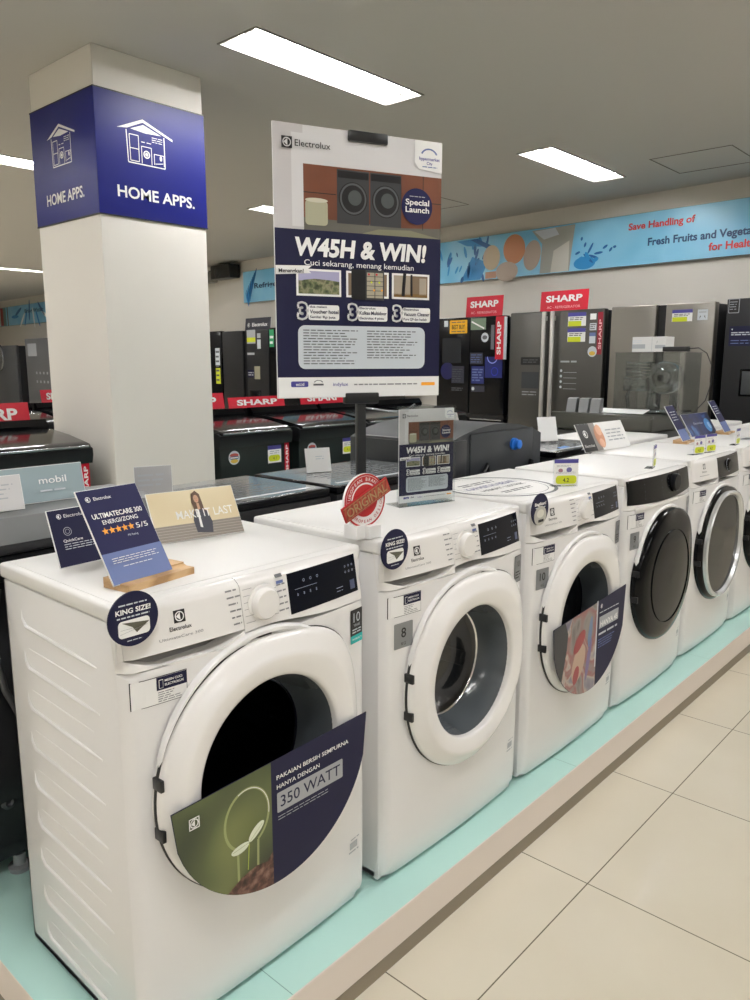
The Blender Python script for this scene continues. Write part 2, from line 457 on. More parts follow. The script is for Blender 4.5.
        b.lathe([(.185, -.0), (.185, .004), (.16, .006)], blackgloss, 64, c=(DCX, -.078, DCZ))
    else:
        b.lathe([(.262, -.018), (.264, -.036), (.260, -.050), (.250, -.058), (.244, -.060)], blackgloss, 96, c=(DCX, 0, DCZ), rf=rf)
        b.lathe([(.225, -.05), (.222, -.062), (.0, -.066)], M('tinted_door_glass', '#141516', .08, spec=.28), 96, c=(DCX, 0, DCZ), rf=rf)
    b.lathe([(.2490, -.0415), (.2524, -.0410), (.2526, -.0350), (.2490, -.0345)] if door == 'white' else [(.25*dR, -.03), (.25*dR, -.02)], gap_shade, 96, c=(DCX, 0, DCZ), rf=rf)  # thin black ring paints in the shade of the gap around the door
    if door != 'white':
        b.v = [(DCX+(x-DCX)*dR, y, DCZ+(z-DCZ)*dR) for x, y, z in b.v]
    dr = b.build('door', t, 50)
    if door == 'chrome':
        b = B(); b.lathe([(.245, -.058), (.243, -.072), (.236, -.078), (.228, -.074), (.223, -.058)], M('satin_silver', '#dcdedf', .25, metal=.6), 96, c=(DCX, 0, DCZ), rf=rf); b.v = [(DCX+(x-DCX)*dR, y, DCZ+(z-DCZ)*dR) for x, y, z in b.v]; b.build('ring', dr, label='silver ring')
    if door == 'white':
        b = B(); b.lathe([(.1715, -.050), (.168, -.040), (.160, -.010), (.150, .018), (.143, .030)], bowlwall, 72, c=(DCX, 0, DCZ)); b.lathe([(.143, .030), (.141, .031), (.139, .033)], chrome, 72, c=(DCX, 0, DCZ))
        b.lathe([(.139, .033), (.12, .040), (.08, .046), (.0, .048)], glassbowl, 72, c=(DCX, 0, DCZ)); b.build('glass', dr)
        b = B(); b.lathe([(.2, -.012), (.182, -.008), (.17, .0), (.168, .02), (.175, .035), (.185, .04), (.19, .07)], rubber, 72, c=(DCX, 0, DCZ)); b.build('door_seal', t)
        b = B(); b.lathe([(.19, .07), (.2, .075), (.215, .10), (.215, .37), (.19, .385), (.0, .39)], drumm, 64, c=(DCX, 0, DCZ))
        for k in range(3):
            a = R(100+120*k); c, s_ = math.cos(a), math.sin(a)
            b.tube([(DCX+.2*c, .11, DCZ+.2*s_), (DCX+.185*c, .2, DCZ+.185*s_), (DCX+.2*c, .36, DCZ+.2*s_)], .022, drumm, 10)
        b.build('drum', t)
    if not cheap:
        for zz in (.05, -.045):
            xx = DCX-math.sqrt((.2515*(dR if door != 'white' else 1)*(1.05 if door != 'white' else 1))**2-zz*zz)
            b = B(); b.box(xx-.003, xx+.005, -.056, -.03, DCZ+zz-.011, DCZ+zz+.011, blackpl, .0015); b.build('hinge', dr)
    # stickers
    if sticker and not cheap:
        b = B(fm(.001)); a, c, z_, w_ = -.287, -.183, .678, .728
        b.rect(a, z_, c, w_, black_p, 0, 4); b.rect(a+.0012, z_+.0012, c-.0012, w_-.0012, white_p, 1, 4)
        b.rect(a+.046, .703, c-.0014, w_-.0014, navy_d, 2, 3)
        b.rrect(a+.050, .706, a+.058, .722, .001, white_p, 3); b.rrect(a+.0508, .707, a+.0572, .721, .001, navy_d, 4)
        b.text('MESIN CUCI', a+.061, .7165, .0042, white_p, 3, al='L', w=.033, bold=.02); b.text('ELECTROLUX', a+.061, .709, .0042, white_p, 3, al='L', w=.036, bold=.02)
        b.greek(a+.048, .681, c-.012, .701, 5, printgrey, 2, .35, .5, 5)
        b.build('service_sticker', t, 0, label='small white and navy sticker')
    if kg:
        b = B(fm(.001)); b.rrect(-.270, .600, -.210, .662, .003, M('silver_sticker', '#8d9093', .3, metal=.5), 1); b.text(kg, -.240, .626, .024, black_p, 2, bold=.01); b.text('KG', -.240, .607, .008, black_p, 2)
        b.build('capacity_sticker', t, 0, label='silver sticker with a black number')
    if tenyr:
        b = B(fm(.001)); b.rrect(.240, .650, .284, .727, .002, black_p, 1)
        if tenyr == 'teal':
            b.rect(.240, .650, .284, .668, teal_p, 2); b.text('10', .262, .698, .022, lgrey_p, 2); b.text('YEARS', .262, .688, .006, lgrey_p, 2); b.greek(.246, .672, .278, .684, 2, lgrey_p, 2); b.text('WARRANTY', .262, .657, .005, white_p, 3, w=.034)
        else:
            b.rrect(.2415, .652, .2825, .7255, .002, M('silver_sticker', '#8d9093'), 2); b.text('10', .262, .694, .018, black_p, 3); b.greek(.246, .66, .278, .684, 3, black_p, 3)
        b.build('warranty_sticker', t, 0, label='dark warranty sticker with number ten')
    if not cheap:
        b = B(fm(.001)); b.rrect(.235, .155, .262, .172, .001, grey_p, 0); b.greek(.232, .144, .268, .152, 1, grey_p, 0); b.greek(.238, .176, .27, .182, 1, grey_p, 0)
        b.build('rating_print', t, 0)
    if badge:
        cx, cz, r = -.281, .845, .046
        q = Matrix.Translation((cx, -.034, cz))
        b = B(); b.lathe([(0, .0), (r, .0), (r, -.003), (0, -.003)], navy_d, 56, T=q)
        b.fmap = lambda u, v, d: (cx+u, -.0375-d, cz+v)
        if badge == 'king':
            b.text('KING SIZE!', 0, .011, .0085, white_p, 0, w=.064, bold=.03); b.greek(-.026, .024, .026, .028, 1, lgrey_p, 0, .6, .05); b.greek(-.03, .003, .03, .007, 1, lgrey_p, 0, .6, .05, 4)
            b.rrect(-.029, -.029, .029, .0, .007, white_p, 1); b.poly([(-.022, -.003), (.028, -.009), (.004, -.024), (-.004, -.013)], M('fabric_olive', '#5d5c4e', .6), 2)
            b.line(-.026, -.022, .024, -.014, .0006, grey_p, 2); b.line(-.025, -.015, -.004, -.015, .0006, grey_p, 2); b.greek(-.014, -.037, .014, -.034, 1, lgrey_p, 0, .5, .05)
        else:
            b.text('Bagikan!', 0, .012, .009, white_p, 0, w=.062, bold=.03); b.greek(-.026, .003, .028, .008, 1, lgrey_p, 0, .6, .05)
            b.ell(0, -.018, .034, .028, M('badge_photo', '#b8b7ae', .4), 1); b.ell(0, -.012, .02, .012, M('badge_photo_light', '#d9d7cc', .4), 2); b.rrect(-.012, -.037, .018, -.029, .002, black_p, 3)
        b.build('round_badge', t, 0, label='round navy badge with white lettering')
    if card: card(t)
    for sx in (-.25, .25):
        for sy in (.03, .38):
            b = B(); b.lathe([(.0, 0), (.02, .0), (.022, .006), (.012, .008), (.012, .02), (0, .02)], blackpl, 20, axis='z', c=(sx, sy, 0)); b.build('foot', t)
    return t

def halfdisc(u0, u1, zt, Rr, n=24):
    # outline of the region of the door disc between u0 and u1 and below zt
    pts = [(u0, zt), (u1, zt)] if False else []
    for i in range(n+1):
        u = u0+(u1-u0)*i/n; pts.append((u, DCZ-math.sqrt(max(0, Rr*Rr-(u-DCX)**2))))
    return pts
CY = -.077
def card_body(t, label, zl, zr, Rr=.247):
    # half-round card hung on the door
    xs0, xs1 = DCX-math.sqrt(Rr**2-(zl-DCZ)**2), DCX+math.sqrt(Rr**2-(zr-DCZ)**2)
    pts = [(xs0, zl)]+halfdisc(xs0, xs1, 0, Rr, 48)[1:-1]+[(xs1, zr)]
    b = B(); b.prism([(p[0], p[1]) for p in pts], CY-.0015, CY, navy_d, axis='y')
    b.fmap = lambda u, v, d: (u, CY-.0016-d, v)
    return b, xs0, xs1, (lambda u: zl+(zr-zl)*(u-xs0)/(xs1-xs0))
leafgreen = ramp_mat('blurred_green_photo', [(.3, '#2b3323'), (.5, '#4c5634'), (.7, '#787f4b')], 5, .35, detail=1)
soil = ramp_mat('soil_photo', [(.35, '#2c1a17'), (.5, '#5a3a30'), (.7, '#8d6d60')], 60, .5)
cloth_ph = ramp_mat('clothes_photo', [(.25, '#453e42'), (.40, '#8f8a85'), (.50, '#96605f'), (.56, '#b5a99e'), (.63, '#8d8a92'), (.75, '#5e5878')], 9, .4, stretch=(1, 1, .6), distort=1.5, detail=2)
def card350(t):
    b, a, c, top = card_body(t, '', .497, .512)
    ud = -.035; Rr = .2465
    pts = [(a+.001, top(a)-.001)]+halfdisc(a+.001, ud, 0, Rr)[1:]+[(ud, top(ud))]
    b.poly(pts, leafgreen, 1)
    bu, bv = -.095, .395
    gl = M('bulb_glass_print', '#97a06c', .3); wl = M('leaf_print', '#dfe6cf', .4)
    # bulb outline
    o = []; 
    for i in range(41):
        q = R(-62+304*i/40); o.append((bu+.052*math.cos(q), bv+.02+.060*math.sin(q)))
    o = [(bu+.022, .293)]+o+[(bu-.024, .293)]
    for p, q in zip(o[:-1], o[1:]): b.line(*p, *q, .0055, gl, 2)
    for p, q in zip(o[8:24], o[9:25]): b.line(*p, *q, .0015, white_p, 3)
    b.line(bu-.002, .31, bu+.002, .362, .0022, M('stem_print', '#a9b84f', .4), 3)
    for sx, k, rr in ((1, 1.0, .65), (-1, .95, -.12)):
        L = []
        ca = math.cos(rr if sx > 0 else PI-.12); sa = math.sin(rr if sx > 0 else PI-.12+.0)
        if sx < 0: ca, sa = -.97, -.1
        for i in range(17):
            q = PI*i/16; w = .011*math.sin(q); x = .046*k*(1-math.cos(q))/2
            L.append((x, w))
        for i in range(15, 0, -1):
            q = PI*i/16; L.append((.046*k*(1-math.cos(q))/2, -.007*math.sin(q)))
        b.poly([(bu+.002+x*ca-y*sa, .366+x*sa+y*ca) for x, y in L], wl, 4)
        b.line(bu+.002, .366, bu+.002+.04*ca, .366+.04*sa, .0008, gl, 5)
    sp = [(bu-.0515, .2845), (bu-.036, .292), (bu-.02, .30), (bu+.0, .305), (bu+.02, .308), (bu+.045, .303), (ud, .318)]
    low = [(u, z+.001) for u, z in halfdisc(bu-.052, ud, 0, Rr)]
    b.poly(low+list(reversed(sp)), soil, 3)
    e_logo(b, -.212, .462, .022, white_p, leafgreen, 3)
    b.ring(-.212, .462, .0, .0001, white_p, 3)
    for q in ((-.223, .451, -.201, .453), (-.223, .471, -.201, .473), (-.223, .451, -.221, .473), (-.203, .451, -.201, .473)): b.rect(*q, white_p, 4)
    cd = b.build('door_card', t, 0, label='half-round promotional card with a green photo and navy print')
    b = B(lambda u, v, d: (u, CY-.0026-d, v)); r = 0.0
    b.text('PAKAIAN BERSIH SEMPURNA', -.022, .462, .0092, white_p, 1, al='L', w=.20, bold=.012)
    b.text('HANYA DENGAN', -.022, .442, .0092, white_p, 1, al='L', w=.115, bold=.012)
    b.rrect(-.022, .392, .160, .434, .003, M('silver_panel_print', '#a6a8ac', .4), 1)
    b.text('350 WATT', .069, .402, .024, navy_d, 2, w=.165, bold=.004)
    b.greek(-.020, .374, .12, .386, 2, grey_p, 1, .25, .15)
    b.build('lettering', cd, 0)
def card_clothes(t):
    b, a, c, top = card_body(t, '', .485, .520)
    ud = .035; Rr = .2465
    b.poly([(a+.001, top(a)-.001)]+halfdisc(a+.001, ud, 0, Rr)[1:]+[(ud, top(ud))], cloth_ph, 1)
    b.poly([(a+.001, top(a)-.001)]+halfdisc(a+.001, -.19, 0, Rr)[1:]+[(-.165, .40), (-.16, .45), (-.18, top(-.18))], M('dark_photo_corner', '#35363a', .4), 2)
    b.ell(-.085, .335, .038, .062, M('beige_cloth_print', '#b9a08c', .4), 2, rot=R(-25))
    b.ell(-.085, .405, .045, .022, M('red_cloth_print', '#9a3f43', .4), 3, rot=R(40)); b.ell(-.10, .30, .03, .018, M('red_cloth_print'), 3, rot=R(70)); b.ell(-.02, .33, .012, .07, M('violet_cloth_print', '#7d6f98', .4), 3, rot=R(-12)); b.ell(-.015, .42, .012, .05, M('blue_cloth_print', '#6f86a8', .4), 3, rot=R(-8))
    b.line(.028, .29, .028, .51, .008, lgrey_p, 3)
    cd = b.build('door_card', t, 0, label='half-round promotional card with a laundry photo and navy print')
    b = B(lambda u, v, d: (u, CY-.0026-d, v))
    e_logo(b, .056, .487, .018, white_p, navy_d, 1)
    b.greek(.045, .462, .19, .470, 1, lgrey_p, 1, .4); b.rrect(.045, .412, .185, .452, .002, grey_p, 1); b.text('HANYA 45', .115, .418, .018, white_p, 2, w=.125, bold=.03)
    b.greek(.045, .385, .185, .402, 1, lgrey_p, 1, .4); b.greek(.045, .345, .165, .378, 4, slate, 1, .4)
    b.build('lettering', cd, 0)

PT = .14      # podium top
FY = 1.14
washer('white front-loading washer with a 350 WATT half-round card on its door, nearest in the row', (.9185, FY, PT), dc=(-.010, .490), door='white', tenyr='teal', badge='king', card=card350)
washer('white front-loading washer with a grey number 8 sticker and a clear round door window', (1.564, FY-.012, PT), dc=(.012, .474), kg='8', tenyr='grey', badge='king')
washer('white front-loading washer with a laundry photo card on its door and a number 10 sticker', (2.200, FY-.012, PT), dc=(-.003, .466), kg='10', tenyr='grey', badge='bag', card=card_clothes, tops='oval')
washer('white washer with a full-width black control strip and a solid black glossy door', (2.846, FY-.010, PT), dc=(.004, .462), dR=.96, door='black', panel='wide', kg='9', tenyr='grey')
w5 = washer('white washer with a silver-ringed dark door, just beyond the solid black door', (3.50, FY, PT), dc=(.0, .466), dR=.96, door='chrome', panel='duo', tops='small')
w6 = dup(w5, (4.15, FY, PT), label='white washer cut off by the right edge, beyond the silver-ringed dark door', group=None)
# washers seen only by their white tops
wc = washer('white washer beyond the cut-off one, only its top in view', (4.80, FY, PT), door='chrome', panel='duo', cheap=True, sticker=False)
GB = 'white machines back to back with the front row'
wd = dup(wc, (3.98, FY+.95, PT), PI, 'white-topped washer backing onto the front row, in front of the clear demonstration case', GB)
dup(wc, (5.27, FY+.95, PT), PI, 'farthest white-topped washer behind the front row, beyond the navy leaflets', GB)
dup(wc, (5.45, FY, PT), 0, 'white washer at the far end of the front row, only a sliver showing')

# ------------------------------------------------------------------ printed cards
def card(name, label, cat, loc, rz, tilt, w, h, face, art=None, letter=None, thick=.003, edge=white_p, group=None, roll=0., strut=None):
    t = thing(name, label, cat, loc, rz, group)
    t.rotation_mode = 'XYZ'
    Mx = Matrix.Rotation(tilt, 4, 'X') @ Matrix.Rotation(roll, 4, 'Y')
    b = B(); b.box(-w/2, w/2, 0, thick, 0, h, edge, .0004, 1); b.rect(-w/2+.0012, .0012, w/2-.0012, h-.0012, face, 1)
    if art: art(b, w, h)
    if strut:
        b.v = [tuple(Mx @ Vector(v)) for v in b.v]; n0 = len(b.v)
        yb = math.sin(-tilt)*h*.4+thick; zb = math.cos(tilt)*h*.4
        b.add([(-w*.30, yb, zb), (w*.30, yb, zb), (w*.30, yb+h*.3, 0.0), (-w*.30, yb+h*.3, 0.0), (-w*.30, yb+.002, zb), (w*.30, yb+.002, zb), (w*.30, yb+h*.3+.002, 0.0), (-w*.30, yb+h*.3+.002, 0.0)],
              [(0, 1, 2, 3), (7, 6, 5, 4), (0, 4, 5, 1), (1, 5, 6, 2), (2, 6, 7, 3), (3, 7, 4, 0)], edge)
    else: b.v = [tuple(Mx @ Vector(v)) for v in b.v]
    b.build('panel', t, 0)
    if letter:
        for nm, fn in (letter if isinstance(letter, list) else [('lettering', letter)]):
            b = B(lambda u, v, d: (u, -.0022-d, v)); fn(b, w, h); b.v = [tuple(Mx @ Vector(v)) for v in b.v]; b.build(nm, t, 0)
    return t

# --- the big stand poster and its small copy
wallph = ramp_mat('terracotta_wall_photo', [(.3, '#5e3626'), (.6, '#7b4a34'), (.8, '#8c573e')], 3, .3)
garden = ramp_mat('hotel_garden_photo', [(.3, '#2c3320'), (.45, '#5c6644'), (.55, '#8c8a6c'), (.7, '#5b5b45')], 60, .4)
dmach = M('dark_machine_print', '#3a3b3e', .3); dmach2 = M('black_door_print', '#17181b', .3)
roomph = M('room_photo', '#7d6a55', .4); curtain = M('curtain_print', '#a79b8b', .4); basket = M('basket_print', '#a7a58c', .4); floorph = M('grey_floor_print', '#5f5d55', .4)
wallw = M('white_wall_print', '#d3d2d3', .35)
def poster_art(b, w, h):
    X = lambda u: (u-.5)*w
    Y = lambda v: (1-v)*h
    b.rect(X(.002), Y(.37), X(.998), Y(.002), wallw, 2)
    b.rect(X(.0), Y(.37), X(.165), Y(.0), M('white_drape_print', '#c2bfc0', .35), 3)
    b.rect(X(.10), Y(.36), X(.165), Y(.03), wallw, 4)
    b.rect(X(.165), Y(.34), X(.998), Y(.135), wallph, 4)
    b.line(X(.88), Y(.34), X(.88), Y(.135), .002*w/.5, dmach2, 5); b.line(X(.165), Y(.235), X(.35), Y(.235), .002*w/.5, dmach2, 5); b.line(X(.75), Y(.235), X(.998), Y(.235), .002*w/.5, dmach2, 5)
    b.poly([(X(.165), Y(.37)), (X(.998), Y(.37)), (X(.998), Y(.33)), (X(.73), Y(.338)), (X(.36), Y(.328)), (X(.165), Y(.325))], floorph, 5)
    b.poly([(X(.5), Y(.37)), (X(.998), Y(.37)), (X(.8), Y(.345)), (X(.6), Y(.35))], M('rug_print', '#7b7a62', .4), 6)
    for u0, u1 in ((.355, .545), (.552, .742)):
        b.rect(X(u0), Y(.338), X(u1), Y(.142), dmach, 6); b.rect(X(u0+.005), Y(.172), X(u1-.005), Y(.147), dmach2, 7)
        cu = X((u0+u1)/2); cv = Y(.245)
        b.ell(cu, cv, .085*w, .062*h*.98, dmach2, 7); b.ring(cu, cv, .068*w, .078*w, M('ring_print', '#55585c', .3), 8, sv=.062*h/(.085*w)); b.ell(cu+.01*w, cv+.004*h, .04*w, .028*h, M('porthole_print', '#4a5050', .3), 8)
    b.rrect(X(.172), Y(.352), X(.30), Y(.262), .01*w/.5, basket, 9); b.ell(X(.236), Y(.262), .064*w, .008*h, M('basket_lid_print', '#c3c1ae', .4), 10)
    b.ell(X(.84), Y(.252), .098*w, .098*w, navy, 10)
    b.poly([(X(.998), Y(.002)), (X(.998), Y(.118)), (X(.85), Y(.108)), (X(.825), Y(.085)), (X(.825), Y(.002))], white_p, 8)
    b.ring(X(.915), Y(.06), .045*w, .055*w, slate, 9, 20, R(20), R(160), sv=.8)
    b.rect(X(.002), Y(.92), X(.998), Y(.37), navy_d, 6)
    b.rect(X(.002), Y(.998), X(.998), Y(.92), white_p, 6)
    for (u0, u1) in ((.115, .375), (.405, .665), (.685, .925)):
        b.rect(X(u0), Y(.612), X(u1), Y(.512), white_p, 8); b.rect(X(u0+.012), Y(.604), X(u1-.012), Y(.520), roomph, 9)
    b.rect(X(.127), Y(.604), X(.363), Y(.556), garden, 10); b.rect(X(.127), Y(.556), X(.363), Y(.520), M('sky_photo', '#a6a4c4', .4), 10)
    b.poly([(X(.127), Y(.56)), (X(.16), Y(.553)), (X(.22), Y(.548)), (X(.3), Y(.551)), (X(.363), Y(.556)), (X(.363), Y(.575)), (X(.127), Y(.575))], garden, 11)
    b.rect(X(.435), Y(.620), X(.52), Y(.505), dmach2, 11); b.rect(X(.52), Y(.620), X(.635), Y(.505), dmach, 11); b.rect(X(.528), Y(.612), X(.575), Y(.515), M('fridge_inside_print', '#a8a18e', .4), 12); b.rect(X(.580), Y(.612), X(.627), Y(.515), M('fridge_inside_print', '#a8a18e', .4), 12)
    for k in range(5): b.line(X(.528), Y(.53+.018*k), X(.627), Y(.53+.018*k), .0015*w/.5, dmach, 13)
    for k in range(6): b.ell(X(.54+.016*k), Y(.522+.03*(k % 3)), .006*w, .004*h, [red_p, yellow_p, gold_p][k % 3], 14)
    b.rect(X(.697), Y(.594), X(.80), Y(.520), curtain, 10); b.rect(X(.86), Y(.594), X(.905), Y(.528), curtain, 10); b.line(X(.755), Y(.6), X(.765), Y(.51), .010*w/.5, dmach2, 11); b.line(X(.81), Y(.6), X(.808), Y(.515), .006*w/.5, dmach2, 11); b.rect(X(.697), Y(.604), X(.912), Y(.590), M('wood_floor_print', '#7e6137', .4), 10)
    b.poly([(X(.0), Y(.538)), (X(.2), Y(.528)), (X(.178), Y(.515)), (X(.205), Y(.50)), (X(.0), Y(.505))], white_p, 12)
    b.rrect(X(.12), Y(.888), X(.90), Y(.722), .02*w/.5, lgrey_p, 8)
    b.greek(X(.15), Y(.873), X(.50), Y(.735), 13, dgrey_p, 9, .35, .3, 3); b.greek(X(.53), Y(.85), X(.87), Y(.735), 11, dgrey_p, 9, .35, .4, 8)
    b.rrect(X(.075), Y(.957), X(.175), Y(.935), .004*w/.5, purple_p, 8)
    b.rect(X(.205), Y(.952), X(.265), Y(.945), dgrey_p, 8); b.ring(X(.235), Y(.94), .02*w, .026*w, dgrey_p, 8, 12, 0, PI, .5)
    b.greek(X(.45), Y(.955), X(.86), Y(.945), 1, printgrey, 8, .5, .05, 4); b.rrect(X(.88), Y(.957), X(.97), Y(.944), .002*w/.5, gold_p, 8)
L_ = 10
def pt_brand(b, w, h):
    X = lambda u: (u-.5)*w
    Y = lambda v: (1-v)*h
    e_logo(b, X(.075), Y(.068), .058*w, wallw, black_p, L_-3); b.text('Electrolux', X(.118), Y(.078), .023*h, black_p, L_-2, al='L', w=.20*w, bold=.008)
def pt_shop(b, w, h):
    X = lambda u: (u-.5)*w
    Y = lambda v: (1-v)*h
    b.text('hypermarket', X(.915), Y(.075), .012*h, purple_p, L_, w=.13*w, bold=.02); b.text('City', X(.915), Y(.091), .011*h, purple_p, L_, bold=.02)
    b.greek(X(.87), Y(.103), X(.965), Y(.096), 1, slate, L_, .5, .05)
def pt_badge(b, w, h):
    X = lambda u: (u-.5)*w
    Y = lambda v: (1-v)*h
    b.text('Special', X(.84), Y(.247), .022*h, white_p, L_+1, w=.15*w, bold=.02); b.text('Launch', X(.84), Y(.275), .022*h, white_p, L_+1, w=.15*w, bold=.02); b.greek(X(.79), Y(.218), X(.89), Y(.212), 1, grey_p, L_+1, .5, .05)
def pt_head(b, w, h):
    X = lambda u: (u-.5)*w
    Y = lambda v: (1-v)*h
    b.text('W45H & WIN!', X(.505), Y(.463), .064*h, white_p, L_, w=.79*w, bold=.04, shear=.12)
def pt_sub(b, w, h):
    X = lambda u: (u-.5)*w
    Y = lambda v: (1-v)*h
    b.text('Cuci sekarang, menang kemudian', X(.49), Y(.499), .0215*h, white_p, L_, w=.66*w, bold=.004)
def pt_flag(b, w, h):
    X = lambda u: (u-.5)*w
    Y = lambda v: (1-v)*h
    b.text('Menangkan!', X(.085), Y(.529), .014*h, black_p, L_+4, w=.14*w, rot=.03, bold=.02)
def pt_prize(u, a, c, c2):
    def f(b, w, h):
        X = lambda x: (x-.5)*w
        Y = lambda v: (1-v)*h
        for dx, dy in ((-.012, 0), (.012, 0), (0, .008), (0, -.008), (.009, .006), (-.009, .006), (.009, -.006), (-.009, -.006)):
            b.text('3', X(u+.012+dx), Y(.693+dy), .052*h, white_p, L_-1, bold=.03)
        b.text('3', X(u+.012), Y(.693), .052*h, navy_d, L_+1, bold=.03)
        b.rrect(X(u+.045), Y(.702), X(u+.225), Y(.645), .006*w/.5, white_p, L_-1)
        b.text(a, X(u+.052), Y(.656), .0085*h, navy_d, L_+1, al='L', w=.10*w, bold=.02); b.text(c, X(u+.052), Y(.677), .014*h, navy_d, L_+1, al='L', w=.168*w, bold=.02); b.text(c2, X(u+.052), Y(.695), .0095*h, navy_d, L_+1, al='L', w=.15*w, bold=.02)
    return f
def pt_foot(b, w, h):
    X = lambda u: (u-.5)*w
    Y = lambda v: (1-v)*h
    b.text('eci.id', X(.125), Y(.952), .012*h, white_p, L_, bold=.02); b.text('indylux', X(.365), Y(.954), .013*h, purple_p, L_, w=.09*w, bold=.01)
poster_txt = [('brand_lettering', pt_brand), ('shop_lettering', pt_shop), ('badge_lettering', pt_badge), ('headline', pt_head), ('subtitle', pt_sub), ('flag_lettering', pt_flag),
              ('prize_lettering', pt_prize(.135, 'dua malam', 'Voucher hotel', 'Senilai Rp juta')), ('prize_lettering', pt_prize(.43, 'Electrolux', 'Kulkas Multidoor', 'Electrolux 4 pintu')), ('prize_lettering', pt_prize(.705, 'Electrolux', 'Vacuum Cleaner', 'Pure Q9 dan hadiah')), ('footer_lettering', pt_foot)]

ps = .9
px, py = 1.745, 1.620; pr = R(-23.4)
t = card('poster', 'large upright W45H & WIN! poster held up on the black pole', 'poster', (px, py, 1.292), pr, 0, .594*ps, .841*ps, navy_d, poster_art, poster_txt, thick=.005)
# black pole stand holding it
t = thing('poster_stand', 'black pole stand behind the row of washers, gripping the large poster at top and bottom', 'stand', (px, py, PT), pr)
b = B(); b.box(-.010, .018, .008, .030, .012, 1.28-PT, blackpl, .002); b.box(-.006, .014, .012, .022, 1.2-PT, 2.03-PT, blackpl, .002); b.build('pole', t)
b = B(); b.box(-.055, .055, -.010, .022, 1.272-PT, 1.305-PT, blackpl, .004); b.build('clamp', t)
b = B(); b.box(-.042, .082, -.012, .022, 2.020-PT, 2.050-PT, blackpl, .004); b.build('clamp', t)
b = B(); b.box(-.06, .06, -.012, .03, .0, .013, blackpl, .003); b.build('base', t)

# small A4 copy in a clear acrylic stand
A4 = .93
t = card('small_poster', 'small W45H & WIN! leaflet in a clear acrylic stand on the second washer', 'poster', (1.697, 1.330, 1.012), R(-14.5), R(0), .21*A4-.006, .297*A4-.018, navy_d, poster_art, poster_txt, thick=.001)
t = thing('leaflet_holder', 'clear acrylic stand holding the small W45H & WIN! leaflet', 'sign holder', (1.697, 1.330, 1.002), R(-14.5))
b = B(); w = .21*A4; h = .297*A4; b.box(-w/2, w/2, -.0100, -.0085, 0, h, acrylic, .0003, 1); b.box(-w/2, w/2, .003, .0045, 0, h, acrylic, .0003, 1); b.box(-w/2, w/2, -.010, .0045, 0, .0015, acrylic); b.build('sleeve', t, 0)
b = B(); b.box(-w/2, w/2, -.010, .06, -.0001, .002, acrylic, .0003, 1); b.build('base', t, 0)

# --- ORIGINAL round sign
t = thing('round_sign', 'round red European brand ORIGINAL sign with a slanting banner on a white foot', 'sign', (1.266, 1.172, 1.002), R(-6)); t.scale = (1.08, 1.08, 1.08)
redw = M('sign_red', '#b3262b', .4); wood_r = ramp_mat('reddish_grain', [(.3, '#8c3a2c'), (.7, '#a9503c')], 30, .45, kind='wave', distort=3)
cz = .081; r = .057
b = B(); b.lathe([(0, 0), (r, 0), (r, -.006), (0, -.006)], white_p, 64, c=(0, 0, cz)); b.fmap = lambda u, v, d: (u, -.0065-d, cz+v)
b.ring(0, 0, .0525, .0565, redw, 0); b.ring(0, 0, .038, .0515, redw, 0, 48, R(20), R(202)); b.ell(0, 0, .0345, .0345, redw, 0)
b.build('disc', t, 40)
b = B(lambda u, v, d: (u, -.0070-d, cz+v)); b.arctext('EUROPEAN BRAND', 0, 0, .0415, .0075, white_p, 1, mid=R(112), step=R(10.5)); b.arctext('EUROPEAN DESIGN', 0, 0, .0475, .0068, redw, 1, mid=R(-72), step=R(10), flip=True)
b.build('lettering', t, 0)
Tm = Matrix.Translation((0, -.0075, cz+.002)) @ Matrix.Rotation(R(-24), 4, 'Y')
b = B(); b.box(-.068, .068, -.004, .0, -.017, .017, redw, .0005, 1, T=Tm)
bb = B(lambda u, v, d: tuple(Tm @ Vector((u, -.0045-d, v))))
bb.rect(-.065, -.0145, .065, .0145, wood_r, 0)
for q in ((-.065, .0125, .065, .0135), (-.065, -.0135, .065, -.0125)): bb.rect(*q, gold_p if 0 else M('faded_gold_print', '#a58a63', .5), 1)
bb.text('ORIGINAL', 0, -.0095, .019, M('faded_gold_print', '#a58a63', .5), 1, w=.118, bold=.012)
b.build('banner', t, 0); bb.build('banner_print', t, 0)
b = B(); b.box(-.028, -.002, -.010, .030, 0, .030, white_p, .001, 1); b.box(-.002, .034, -.020, .02, 0, .028, white_p, .001, 1); b.build('foot', t)

# --- ULTIMATECARE card in its wooden block
wood = ramp_mat('beech_wood', [(.2, '#a98459'), (.5, '#c39d6f'), (.8, '#d0ad80')], 3, .5, kind='wave', stretch=(1, 6, 18), distort=2.5)
def st_art(b, w, h):
    b.rect(-w/2+.001, .001, w/2-.001, h*.325, slate, 2); e_logo(b, -w*.36, h*.895, w*.10, white_p, navy, 2)
def star(b, u, v, r, mat, l):
    pts = []
    for i in range(10): a = PI/2+i*PI/5; q = r if i % 2 == 0 else r*.45; pts.append((u+q*math.cos(a), v+q*math.sin(a)))
    b.poly(pts, mat, l)
def st_star(k): return lambda b, w, h: star(b, -w*.30+w*.105*k, h*.545, w*.055, gold_p, 1)
st_let = [('brand_lettering', lambda b, w, h: b.text('Electrolux', -w*.28, h*.875, h*.035, white_p, 1, al='L', w=w*.28, bold=.01)),
          ('headline', lambda b, w, h: (b.text('ULTIMATECARE 300', 0, h*.685, h*.052, white_p, 1, w=w*.82, bold=.02), b.text('ENERGI/ZONG', 0, h*.615, h*.045, white_p, 1, w=w*.58, bold=.01)))]
st_let += [('star', st_star(k)) for k in range(5)]
